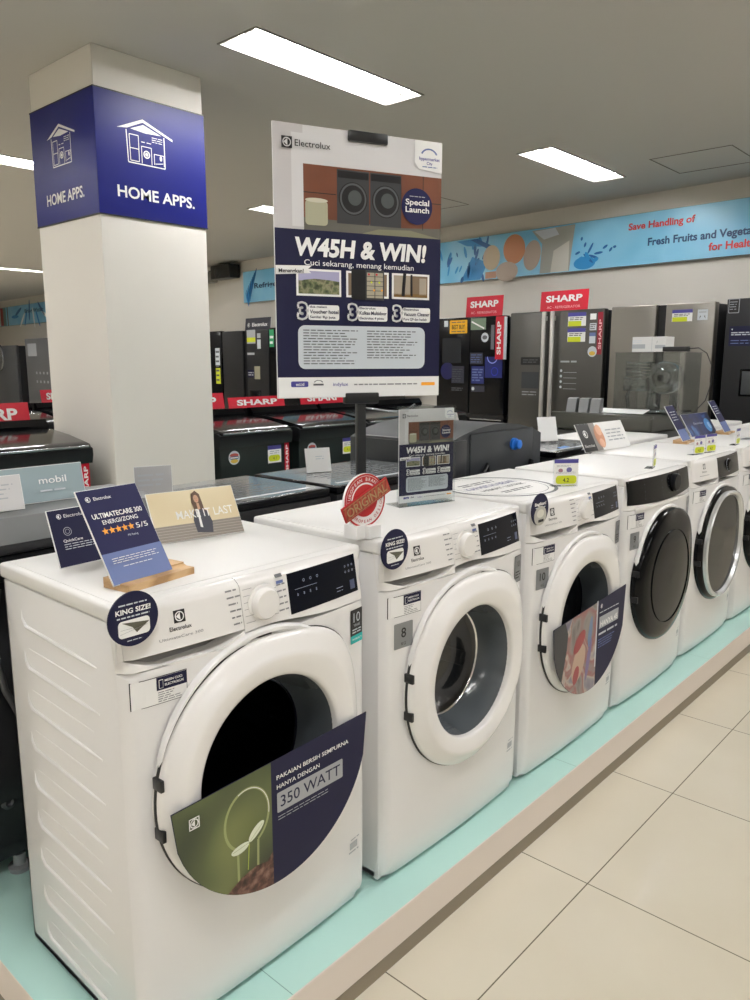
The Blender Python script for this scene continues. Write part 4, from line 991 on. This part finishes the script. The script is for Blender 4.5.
# black four door SHARP : s -.92 .. -.06
t, dr = fridge('glossy black four-door refrigerator with a yellow sticker and blue glowing print', -.945, .87, 1.745, 'four', fblk)
U = lambda s: s+.945-.435
neon = M('blue_neon_print', '#2e3fc4', .3); neon2 = M('pale_neon_print', '#9fb2ff', .3)
b = B(fmap_f()); b.rrect(U(-.775), 1.59, U(-.545), 1.72, .008, amber_p, 0); b.text('BEST BUY', U(-.66), 1.635, .04, black_p, 1, w=.17, bold=.02); b.greek(U(-.75), 1.69, U(-.57), 1.71, 1, dgrey_p, 1); b.greek(U(-.75), 1.60, U(-.57), 1.62, 1, dgrey_p, 1); b.rect(U(-.85), 1.66, U(-.80), 1.72, lgrey_p, 0)
b.rrect(U(-.87), 1.30, U(-.62), 1.55, .01, M('dim_grey_panel', '#23262b', .2), 0); b.ell(U(-.80), 1.22, .09, .085, M('dim_blue_glow', '#1a1b52', .3), 0); b.rect(U(-.74), 1.10, U(-.575), 1.27, M('dim_print', '#2f3140', .3), 1); b.greek(U(-.73), 1.11, U(-.59), 1.25, 6, dgrey_p, 2, .3); b.greek(U(-.74), 1.02, U(-.58), 1.06, 2, dgrey_p, 1, .4)
b.build('door_print', dr[0], 0)
b = B(fmap_f()); b.rect(U(-.50), 1.62, U(-.31), 1.77-.04, M('label_green', '#7e927d', .2), 0); b.line(U(-.49), 1.70, U(-.33), 1.63, .015, white_p, 1); b.ell(U(-.32), 1.545, .045, .045, lgrey_p, 0); b.ell(U(-.32), 1.545, .03, .02, dgrey_p, 1)
b.rect(U(-.50), 1.29, U(-.34), 1.40, M('dim_print', '#2f3140'), 0); b.greek(U(-.49), 1.30, U(-.35), 1.39, 4, slate, 1, .3)
b.rect(U(-.48), 1.10, U(-.32), 1.27, M('deep_blue_print', '#15226e', .3), 0); b.greek(U(-.47), 1.12, U(-.33), 1.25, 5, slate, 1, .5); b.rect(U(-.31), 1.16, U(-.10), 1.36, M('deep_blue_print', '#15226e'), 1)
b.ring(U(-.22), 1.36, .055, .065, neon2, 2, 28, R(180), R(360)); b.ring(U(-.19), 1.22, .035, .042, neon, 2, 24); b.rect(U(-.48), 1.02, U(-.31), 1.08, M('dim_print', '#2f3140'), 0); b.ell(U(-.455), 1.05, .018, .018, lgrey_p, 1, 16)
b.build('door_print', dr[1], 0)
b = B(fmap_f()); b.rect(U(-.245), 1.43, U(-.205), 1.66, M('dim_label', '#6b6f78', .4), 0); b.build('stickers', dr[1], 0)
b = B(); b.box(U(-.165), U(-.065), -.035, .0, 1.335, 1.735, red_p, .003); b.box(U(-.067), U(-.055), -.035, .0, 1.335, 1.73, lgrey_p, .001); b.fmap = fmap_f(-.0355); b.text('SHARP', U(-.10), 1.38, .045, white_p, 0, al='L', w=.31, bold=.035, rot=PI/2); b.build('brand_strip', dr[1], 0, label='upright red SHARP strip')
red_sign('red SHARP sign on top of the black four-door refrigerator', WF(6.50, -.43, 1.828), WA, .46, .20, R(-4), sub=True)
red_sign('red SHARP sign on top of the grey side-by-side refrigerator', WF(6.50, .485, 1.840), WA, .50, .185, R(-4), sub=True)
# silver fridge with dark handle channel
t, dr = fridge('pale silver refrigerator with a dark handle channel behind the clear demonstration case', 1.03, .875, 1.765, 'channel', fsil2)
U = lambda s: s-1.03-.4375
b = B(fmap_f()); energy(b, U(1.565), 1.625, .165, .09); b.rect(U(1.77), 1.63, U(1.85), 1.71, lgrey_p, 0); b.poly([(U(1.785), 1.64), (U(1.80), 1.66), (U(1.79), 1.665)], dgrey_p, 1); b.poly([(U(1.835), 1.64), (U(1.82), 1.66), (U(1.83), 1.665)], dgrey_p, 1); b.greek(U(1.78), 1.68, U(1.84), 1.70, 1, grey_p, 1)
b.build('stickers', dr[1], 0)
# black fridge at the right edge
t, dr = fridge('matt black refrigerator with a water dispenser at the right edge of the photo', 1.995, .92, 1.775, 'double', fblk2, x0=6.36)
U = lambda s: s-1.995-.46
b = B(fmap_f()); b.rrect(U(2.01), 1.67, U(2.09), 1.775, .008, grey_p, 0); b.rrect(U(2.015), 1.675, U(2.085), 1.77, .006, black_p, 1); b.greek(U(2.02), 1.69, U(2.08), 1.76, 4, grey_p, 2, .3); b.rrect(U(2.03), 1.43, U(2.38), 1.575, .004, navy_d, 0); b.ell(U(2.05), 1.552, .006, .006, lgrey_p, 1, 10); b.greek(U(2.045), 1.505, U(2.36), 1.535, 2, lgrey_p, 1, .5); b.greek(U(2.045), 1.44, U(2.3), 1.48, 2, slate, 1, .3)
b.build('door_print', dr[0], 0)
b = B(); b.box(U(2.135), U(2.36), -.006, .0, 1.06, 1.26, blackgloss, .006); b.box(U(2.15), U(2.345), -.008, -.004, 1.075, 1.245, mid, .004); b.build('dispenser', dr[0])
# beyond the pillar : dark fridges
t, dr = fridge('black side-by-side refrigerator with a dispenser, between the pillar and the big poster', -5.04, 1.11, 1.725, 'channel', fblk2)
b = B(fmap_f()); U = lambda s: s+5.04-.555
b.rect(U(-4.42), 1.55, U(-4.22), 1.73, grey_p, 0); b.rect(U(-4.42), 1.57, U(-4.22), 1.63, yellow_p, 1); b.rect(U(-4.18), 1.62, U(-4.1), 1.68, grey_p, 0); b.rect(U(-4.18), 1.48, U(-4.1), 1.60, lgrey_p, 0); b.rect(U(-4.42), 1.40, U(-4.25), 1.43, grey_p, 0); b.rect(U(-4.42), 1.10, U(-4.27), 1.20, navy_d, 0); b.greek(U(-4.41), 1.12, U(-4.28), 1.18, 2, grey_p, 1); b.rect(U(-4.26), 1.08, U(-4.13), 1.25, M('beige_label', '#93907a', .4), 0)
b.build('stickers', dr[1], 0)
b = B(); b.box(U(-4.38), U(-4.12), -.004, .01, .50, .93, blackgloss, .004); b.box(U(-4.34), U(-4.16), -.008, -.002, .55, .80, mid, .004); b.build('dispenser', dr[1])
t2f, dr = fridge('black refrigerator partly hidden behind the left edge of the big poster', -3.90, .86, 1.745, 'single', fblk)
b = B(fmap_f()); b.rect(-.43, 1.50, -.33, 1.72, M('green_label', '#2f9a63', .4), 0); b.greek(-.42, 1.52, -.34, 1.66, 2, white_p, 1); b.build('sticker', dr[0], 0)
t3f, dr = fridge('narrow black refrigerator peeking out right beside the white pillar', -6.0, .93, 1.735, 'single', fblk)
b = B(fmap_f()); b.rect(.30, 1.26, .42, 1.50, lgrey_p, 0); b.rect(.30, 1.0, .42, 1.22, yellow_p, 0); b.greek(.31, 1.02, .41, 1.48, 7, dgrey_p, 1, .4); b.build('stickers', dr[0], 0)
fridge('black refrigerator hidden for the most part behind the big poster', -2.95, .9, 1.745, 'double', fblk)
card('brand_sign', 'tilted dark Electrolux sign on top of the black refrigerator beside the pillar', 'sign', WF(6.5, -4.33, 1.807), WA, R(-6), .60, .17, M('sign_black', '#1c1d2b', .4), lambda b, w, h: e_logo(b, -w*.36, h*.45, h*.42, white_p, black_p, 2),
     lambda b, w, h: b.text('Electrolux', -w*.22, h*.33, h*.28, white_p, 1, al='L', w=w*.6, bold=.02), thick=.01)
# far left grey fridges
t, dr = fridge('grey refrigerator with a square white notice, far away at the left of the pillar', -12.85, 1.5, 1.78, 'single', M('far_grey_door', '#6d6e70', .45, metal=.3))
b = B(fmap_f()); b.rect(-.60, 1.42, -.1, 1.68, grey_p, 0)
for k in range(8): b.rect(-.22+.22*(k % 4)*.9, 1.05-.18*(k//4), -.14+.22*(k % 4)*.9, 1.10-.18*(k//4), grey_p, 0)
b.build('stickers', dr[0], 0)
t, dr = fridge('grey appliance with a round window, far away at the left edge of the photo', -14.9, 1.45, 1.66, 'single', M('far_grey_door2', '#5b5d60', .4, metal=.3))
b = B(); b.lathe([(.30, 0), (.30, -.03), (.24, -.035), (.2, -.02), (0, -.015)], M('far_window_grey', '#3f4246', .2), 32, c=(-.35, 0, 1.40)); b.lathe([(.305, -.02), (.29, -.035), (.27, -.03)], sil, 32, c=(-.35, 0, 1.40)); b.build('window', dr[0])

# ------------------------------------------------------------------ banners and wall device
bluew = ramp_mat('water_blue_print', [(.25, '#5fb4dd'), (.5, '#8fcdea'), (.75, '#6cbbe2')], 1.2, .35, detail=2)
bluew2 = M('deep_water_print', '#2c8fd0', .4); bluew3 = M('darker_water_print', '#1d63a8', .4)
def wb(name, label, s0, s1, z0=2.27, z1=2.73, x0=7.262):
    t = thing(name, label, 'banner', WF(x0, (s0+s1)/2, z0, -.05), WA); w = s1-s0; h = z1-z0
    b = B(); b.box(-w/2, w/2, 0, .04, 0, h, M('banner_box_grey', '#8b8b88', .5), .004); b.rect(-w/2+.004, .004, w/2-.004, h-.004, bluew, 1)
    return t, b, w, h
t, b, w, h = wb('wall_banner', 'long blue wall banner with eggs, a milk glass and fresh fruits lettering', -2.1, 3.2)
U = lambda s: s-.55; Z = lambda z: z-2.27
rd = random.Random(5)
for k in range(34):
    s = -1.75+rd.random()*.85; z = .02+.40*rd.random(); L = .05+.10*rd.random(); a = R(50+60*rd.random())
    b.ell(U(s), z, L*.5, .010+.012*rd.random(), [bluew2, bluew3][k % 2], 2, 12, rot=a)
b.poly([(U(-1.15), .44), (U(-1.05), .44), (U(-.80), .33), (U(-.86), .30)], bluew3, 3); b.poly([(U(-1.35), .445), (U(-1.0), .445), (U(-.95), .35), (U(-1.2), .38)], bluew2, 2); b.poly([(U(-1.28), .01), (U(-1.0), .01), (U(-.9), .18), (U(-1.12), .26)], bluew2, 2)
egw = M('pale_egg_print', '#cdbda2', .45); egb = M('brown_egg_print', '#c98a62', .45); egg = M('grey_egg_print', '#b9a99c', .45); mlk = M('milk_glass_print', '#a3a49c', .4); mlk2 = M('milk_print', '#c9c7bd', .4)
b.ell(U(-.85), .225, .115, .13, egw, 4); b.ell(U(-.64), .065, .145, .10, egg, 6); b.ell(U(-.55), .285, .14, .150, egb, 5, rot=.3); b.ell(U(-.32), .20, .105, .150, egg, 4, rot=-.2); b.rect(U(-.93), .01, U(-.78), .08, M('egg_shade_print', '#b98d74', .4), 4)
b.poly([(U(-.22), .01), (U(-.20), .30), (U(-.33), .44), (U(.18), .445), (U(.155), .25), (U(.13), .01)], mlk, 3); b.poly([(U(-.09), .01), (U(-.06), .22), (U(.12), .30), (U(.12), .01)], mlk2, 4); b.poly([(U(-.3), .43), (U(-.18), .34), (U(.0), .37), (U(-.05), .44)], lgrey_p, 5)
b.ell(U(.30), .07, .12, .06, bluew2, 3); 
for (s, z, L, a) in ((.22, .17, .05, 20), (.30, .24, .04, 70), (.36, .20, .10, 60), (.45, .15, .08, 5), (.52, .20, .05, 30), (.58, .17, .04, 50), (.26, .30, .03, 80), (.40, .12, .10, 160), (.34, .11, .12, 140), (.62, .19, .03, 10)):
    b.ell(U(s), z, L*.6, .012, bluew3, 4, 12, rot=R(a))
for (s, z, L, a) in ((.24, .10, .07, 40), (.33, .13, .07, 120), (.42, .09, .05, 20)): b.ell(U(s), z, L*.7, .02, bluew2, 5, 12, rot=R(a))
b.build('panel', t, 0)
redt = M('banner_red_print', '#d2474c', .4); nvt = M('banner_navy_print', '#234a78', .4)
for (tx, a, z, hh, mm, ww) in (('Save Handling of', .755, 2.59, .060, redt, .63), ('Fresh Fruits and Vegetables', .955, 2.435, .066, nvt, 1.07), ('for Healthy Life', 1.52, 2.335, .064, redt, .60)):
    b = B(lambda u, v, d: (u, -.004-d, v)); b.text(tx, U(a), Z(z), hh, mm, 1, al='L', w=ww, bold=.03); b.build('lettering', t, 0)
t, b, w, h = wb('wall_banner', 'blue wall banner lettered Refrigerator, left of the big poster', -5.64, -2.6)
for k in range(12): b.ell(-w/2+.10+.02*k, .05+.03*k, .12, .015, [bluew2, bluew3][k % 2], 2, 12, rot=R(110-4*k))
b.build('panel', t, 0)
b = B(lambda u, v, d: (u, -.004-d, v)); b.text('Refrigerator', -w/2+.30, .20, .075, nvt, 1, al='L', w=1.0, bold=.02); b.build('lettering', t, 0)
t, b, w, h = wb('wall_banner', 'blue wall banner seen far away left of the pillar', -16.2, -10.5)
for k in range(14): b.ell(-w/2+.5+.25*k, .2+.12*math.sin(k*2), .25, .04, [bluew2, bluew3, white_p][k % 3], 2, 12, rot=R(20*k))
b.build('panel', t, 0)
b = B(lambda u, v, d: (u, -.004-d, v)); b.text('Bring Water', -w/2+1.2, .26, .09, nvt, 1, al='L', w=1.2, bold=.02); b.build('lettering', t, 0)
t, b, w, h = wb('wall_banner', 'red and white wall banner at the far left edge of the photo', -19.5, -16.25)
b.rect(-w/2+.01, .01, w/2-.3, h-.01, M('banner_dark_red', '#9c3a3f', .4), 2); b.rect(w/2-.7, .01, w/2-.5, h-.01, lgrey_p, 3); b.rect(w/2-.3, .01, w/2-.1, h-.01, M('banner_teal', '#5f8f8c', .4), 3); b.build('panel', t, 0)
t = thing('wall_speaker', 'black box device mounted high on the wall beside the pillar', 'speaker', WF(7.262, -6.0, 2.60), WA)
b = B(); b.box(-.30, .24, -.22, -.02, .05, .26, blackpl, .02); b.lathe([(.001, -.225), (.07, -.224), (.075, -.22)], fside, 24, c=(-.12, 0, .15)); b.build('case', t)
b = B(); b.box(-.55, .2, -.10, 0, .18, .22, charc, .01); b.box(-.75, -.42, -.12, 0, .03, .2, M('bracket_grey', '#7d7d78', .5), .02); b.build('bracket', t)

# ------------------------------------------------------------------ pillar
concrete = M('pillar_paint', '#e6e2da', .55, noise=.04, nscale=2)
CX0, CX1, CY0, CY1 = 2.085, 2.72, 3.70, 4.36; CH = 2.9
b = B(); b.box(CX0, CX1, CY0, CY1, 0, CH, concrete, .004, 1); o = b.build('trim_1', None, 40); struct(o)
blue1 = M('pillar_sign_blue', '#081470', .36, spec=.35); blk_e = M('sign_edge', '#1a1a1c', .4)
zb, zt = 2.125, 2.705
t = thing('pillar_sign', 'blue HOME APPS. wrap sign around the top of the white pillar', 'sign', (CX0, CY0, zb))
b = B(); W_, D_ = CX1-CX0, CY1-CY0; e = .004
b.box(-e, W_+e, -e-.002, 0, 0, zt-zb, blue1); b.box(-e-.002, 0, -e, D_+e, 0, zt-zb, blue1); b.box(-e, W_+e, D_, D_+e, 0, zt-zb, blue1); b.box(W_, W_+e, -e, D_+e, 0, zt-zb, blue1)
for z0 in (-.006, zt-zb): b.box(-e-.003, W_+e+.003, -e-.003, D_+e+.003, z0, z0+.006, blk_e)
b.build('panel', t, 0)
def house(b, cu, cv, w, mat):
    lw = w*.022; h = w
    X = lambda x: cu+x*w
    Y = lambda y: cv+y*h
    b.poly([(X(-.62), Y(.17)), (X(-.05), Y(.42)), (X(.62), Y(.17)), (X(.62), Y(.13)), (X(-.05), Y(.36)), (X(-.40), Y(.20))], mat, 1)
    b.poly([(X(-.33), Y(.20)), (X(-.04), Y(.32)), (X(.36), Y(.19)), (X(.0), Y(.17))], mat, 1)
    for q in ((-.42, .17, -.40, -.42), (-.40, -.42, .42, -.42), (.42, -.42, .42, .17)): b.line(X(q[0]), Y(q[1]), X(q[2]), Y(q[3]), lw, mat, 1)
    for q in ((-.36, .10, -.16, .10), (-.36, .10, -.35, -.38), (-.16, .10, -.16, -.38), (-.35, -.15, -.16, -.15), (-.35, -.38, -.16, -.38),
              (-.10, -.08, .12, -.08), (-.10, -.08, -.10, -.40), (.12, -.08, .12, -.40), (-.10, .0, -.02, .0), (.02, .0, .12, .0), (.18, -.18, .40, -.18), (.18, -.18, .18, -.38), (.40, -.18, .40, -.38), (.20, -.36, .38, -.33)):
        b.line(X(q[0]), Y(q[1]), X(q[2]), Y(q[3]), lw*.7, mat, 1)
    b.ring(X(.01), Y(-.22), w*.05, w*.075, mat, 1, 20); b.ell(X(.01), Y(-.22), w*.035, w*.035, mat, 1, 16); b.ell(X(.33), Y(-.24), w*.03, w*.05, mat, 1, 12)
    b.greek(X(.14), Y(.02), X(.38), Y(.14), 3, mat, 1, .35, .05)
for which in ('front', 'side'):
    if which == 'front': b = B(lambda u, v, d: (W_/2+u, -e-.0025-d, v)); w_ = W_; hc, hs, tx = 0.0, .26, .46
    else: b = B(lambda u, v, d: (-e-.0025-d, D_/2-u, v)); w_ = D_; hc, hs, tx = 0.0, .24, .40
    q = B(b.fmap); house(q, -.045 if which == 'front' else -.01, .375, hs, white_p); q.build('house_emblem', t, 0)
    b.text('HOME APPS.', .01 if which == 'front' else .0, .092, .056, white_p, 3, w=tx, bold=.02); b.build('lettering', t, 0)

# ------------------------------------------------------------------ room
def tile_floor():
    m = bpy.data.materials.new('polished_tile'); m.use_nodes = True; nt = m.node_tree; N = nt.nodes.new; L = nt.links.new; bs = nt.nodes['Principled BSDF']
    tc = N('ShaderNodeTexCoord'); sp = N('ShaderNodeSeparateXYZ'); L(tc.outputs['Object'], sp.inputs[0])
    def edge(out, off):
        a = N('ShaderNodeMath'); a.operation = 'SUBTRACT'; a.inputs[1].default_value = off; L(out, a.inputs[0])
        d = N('ShaderNodeMath'); d.operation = 'DIVIDE'; d.inputs[1].default_value = .6; L(a.outputs[0], d.inputs[0])
        f = N('ShaderNodeMath'); f.operation = 'FRACT'; L(d.outputs[0], f.inputs[0])
        s = N('ShaderNodeMath'); s.operation = 'SUBTRACT'; s.inputs[1].default_value = .5; L(f.outputs[0], s.inputs[0])
        b_ = N('ShaderNodeMath'); b_.operation = 'ABSOLUTE'; L(s.outputs[0], b_.inputs[0])
        g = N('ShaderNodeMath'); g.operation = 'GREATER_THAN'; g.inputs[1].default_value = .4972; L(b_.outputs[0], g.inputs[0]); return g.outputs[0], d.outputs[0]
    gx, dx_ = edge(sp.outputs['X'], 1.190); gy, dy_ = edge(sp.outputs['Y'], .829)
    mx = N('ShaderNodeMath'); mx.operation = 'MAXIMUM'; L(gx, mx.inputs[0]); L(gy, mx.inputs[1])
    nz = N('ShaderNodeTexNoise'); nz.inputs['Scale'].default_value = 1.3; nz.inputs['Detail'].default_value = 5; L(tc.outputs['Object'], nz.inputs['Vector'])
    cr = N('ShaderNodeValToRGB'); cr.color_ramp.elements[0].position = .35; cr.color_ramp.elements[0].color = lin('#dad2be'); cr.color_ramp.elements[1].position = .65; cr.color_ramp.elements[1].color = lin('#e2dbc9'); L(nz.outputs['Fac'], cr.inputs[0])
    mc = N('ShaderNodeMix'); mc.data_type = 'RGBA'; L(mx.outputs[0], mc.inputs[0]); L(cr.outputs[0], mc.inputs[6]); mc.inputs[7].default_value = lin('#6a6250'); L(mc.outputs[2], bs.inputs['Base Color'])
    mr = N('ShaderNodeMapRange'); L(mx.outputs[0], mr.inputs[0]); mr.inputs[3].default_value = .10; mr.inputs[4].default_value = .7; L(mr.outputs[0], bs.inputs['Roughness'])
    n2 = N('ShaderNodeTexNoise'); n2.inputs['Scale'].default_value = 5; L(tc.outputs['Object'], n2.inputs['Vector']); bp = N('ShaderNodeBump'); bp.inputs['Strength'].default_value = .04; bp.inputs['Distance'].default_value = .01; L(n2.outputs['Fac'], bp.inputs['Height']); L(bp.outputs[0], bs.inputs['Normal'])
    bs.inputs['Specular IOR Level'].default_value = .45
    return m
RX0, RY0, RY1 = -5., -5.5, 23.
wallp = M('wall_paint', '#d8d4cb', .6, noise=.03, nscale=1.5); ceilp = M('ceiling_paint', '#bdbab3', .8)
b = B(); b.box(RX0-.2, 10.5, RY0-.2, RY1+.2, -.1, 0, tile_floor()); struct(b.build('floor', None, 0))
b = B()
# ceiling with openings for the light troughs
FX = [2.51+2.69*k for k in range(-2, 3)]; FYs = [-3.1, 0.0, 2.98, 6.10, 9.22, 13.22, 17.0]
fw, fl = .27, 1.21
fix = [(x, y) for x in FX for y in FYs if x+fl < 7.0+.09*(y-4)]
xs = sorted({RX0-.2, 10.5, *[x for x, y in fix], *[x+fl for x, y in fix]}); ys = sorted({RY0-.2, RY1+.2, *[y for x, y in fix], *[y+fw for x, y in fix]})
for i in range(len(xs)-1):
    for j in range(len(ys)-1):
        if any(abs(xs[i]-x) < 1e-6 and abs(ys[j]-y) < 1e-6 for x, y in fix): continue
        x0, x1, y0, y1 = xs[i], xs[i+1], ys[j], ys[j+1]
        b.add([(x0, y0, CH), (x1, y0, CH), (x1, y1, CH), (x0, y1, CH)], [(3, 2, 1, 0)], ceilp)
b.add([(RX0-.2, RY0-.2, CH+.15), (10.5, RY0-.2, CH+.15), (10.5, RY1+.2, CH+.15), (RX0-.2, RY1+.2, CH+.15)], [(0, 1, 2, 3)], ceilp)
struct(b.build('ceiling', None, 0))
T = Matrix.Translation((7.262, 4, 0)) @ Matrix.Rotation(WA, 4, 'Z')
b = B(); b.box(-21, 12, 0, .15, 0, CH, wallp, T=T); struct(b.build('wall_back', None, 0))
b = B(); b.box(RX0-.15, RX0, RY0, RY1, 0, CH, wallp); struct(b.build('wall_left', None, 0))
b = B(); b.box(RX0, 10, RY0-.15, RY0, 0, CH, wallp); struct(b.build('wall_front', None, 0))
b = B(); b.box(RX0, 10, RY1, RY1+.15, 0, CH, wallp); struct(b.build('wall_far', None, 0))
# podium
teal = M('teal_podium_top', '#bde4dc', .2, spec=.5, noise=.04, nscale=3); cream = M('cream_podium_edge', '#e6dbd0', .45, noise=.03, nscale=4); kick = M('brown_kick_strip', '#8a7f6e', .5)
PX0, PX1, PY0, PY1 = .545, 5.95, 1.03, 2.9
b = B(); b.box(PX0, PX1, PY0, PY1, .045, PT-.001, cream, .002, 1); b.box(PX0+.004, PX1-.004, PY0+.004, PY1-.004, .0, .045, kick)
b.add([(PX0+.001, PY0+.001, PT), (PX1, PY0+.001, PT), (PX1, PY1, PT), (PX0+.001, PY1, PT)], [(0, 1, 2, 3)], teal)
for x in (.9+1.2*k for k in range(5)): b.add([(x, PY0+.002, PT+.0004), (x+.002, PY0+.002, PT+.0004), (x+.002, PY1, PT+.0004), (x, PY1, PT+.0004)], [(0, 1, 2, 3)], M('podium_joint', '#7fa79f', .4))
struct(b.build('trim_2', None, 0))
T2 = Matrix.Translation((6.30, 4, 0)) @ Matrix.Rotation(WA, 4, 'Z')
b = B(); b.box(-18, 3.5, 0, .90, 0, FB, cream, T=T2); struct(b.build('trim_3', None, 0))
# ceiling hatches
for k, (x, y) in enumerate(((6.0, 2.0), (5.9, 4.6))):
    b = B(); g = M('hatch_gap', '#6f6a60', .8)
    for q in ((0, .6, 0, .008), (0, .6, .592, .6), (0, .008, 0, .6), (.592, .6, 0, .6)): b.box(x+q[0], x+q[1], y+q[2], y+q[3], CH-.003, CH-.0005, g)
    struct(b.build('trim_%d' % (4+k), None, 0))
# ------------------------------------------------------------------ ceiling lights
tubem = M('fluorescent_tube', '#faf9fb', .5, emit=112.)
refl = M('light_trough_grey', '#8a887f', .45)
t0 = None
def light_label(x, y):
    if abs(y-2.98) < .01 and abs(x-2.51) < .01: return 'largest twin-tube ceiling light, above and left of the big poster'
    if abs(y-2.98) < .01 and abs(x-5.2) < .01: return 'twin-tube ceiling light near the long blue banner at the upper right'
    if abs(y-6.10) < .01 and abs(x-2.51) < .01: return 'ceiling light running behind the left side of the pillar sign'
    if abs(y-6.10) < .01 and abs(x-5.2) < .01: return 'ceiling light showing only its tip left of the big poster'
    if abs(y-13.22) < .01 and abs(x-5.2) < .01: return 'thin distant ceiling light left of the pillar'
    return None
def make_light():
    t = thing('ceiling_light', '', 'ceiling light', (0, 0, CH))
    b = B(); f = .012
    b.prism([(.0, 0), (.03, .075), (fw-.03, .075), (fw, 0), (fw-.002, .0), (fw-.034, .072), (.034, .072), (.002, 0)], 0, fl, refl)
    b.box(.0, .004, .0, fw, 0, .07, refl); b.box(fl-.004, fl, .0, fw, 0, .07, refl)
    b.build('trough', t, 0)
    b = B(); 
    for q in ((-f, fl+f, -f, 0), (-f, fl+f, fw, fw+f), (-f, 0, 0, fw), (fl, fl+f, 0, fw)): b.box(*q, -.006, .0, refl, .001, 1)
    b.box(.0, fl, fw/2-.008, fw/2+.008, .02, .072, refl, .002); b.build('frame', t)
    for y in (fw*.27, fw*.73):
        b = B(); b.tube([(.03, y, .038), (fl-.03, y, .038)], .014, tubem, 12); b.build('tube', t)
    return t
lt = make_light(); first = True
for x, y in fix:
    o = lt if first else dup(lt, (0, 0, 0)); first = False
    o.location = (x, y, CH); L_ = light_label(x, y)
    if L_: o['label'] = L_
    else:
        o['label'] = 'twin-tube ceiling light out of the picture, over another part of the shop'; o['group'] = 'ceiling lights outside the picture'

# ------------------------------------------------------------------ camera, world, view
cd = bpy.data.cameras.new('camera'); cam = bpy.data.objects.new('camera', cd); COL.objects.link(cam)
cd.sensor_fit = 'VERTICAL'; cd.sensor_height = 36; cd.lens = 773/1000*36; cd.clip_start = .02
cam.location = (0, 0, 1.4); cam.rotation_euler = (R(90)-math.atan(139/773), 0, R(41.9-90))
SC.camera = cam
w = bpy.data.worlds.new('world'); SC.world = w; w.use_nodes = True
w.node_tree.nodes['Background'].inputs[0].default_value = (.5, .5, .5, 1); w.node_tree.nodes['Background'].inputs[1].default_value = .05
SC.view_settings.view_transform = 'Standard'; SC.view_settings.look = 'None'; SC.view_settings.exposure = 0.; SC.view_settings.gamma = 1
SC.view_settings.use_curve_mapping = False
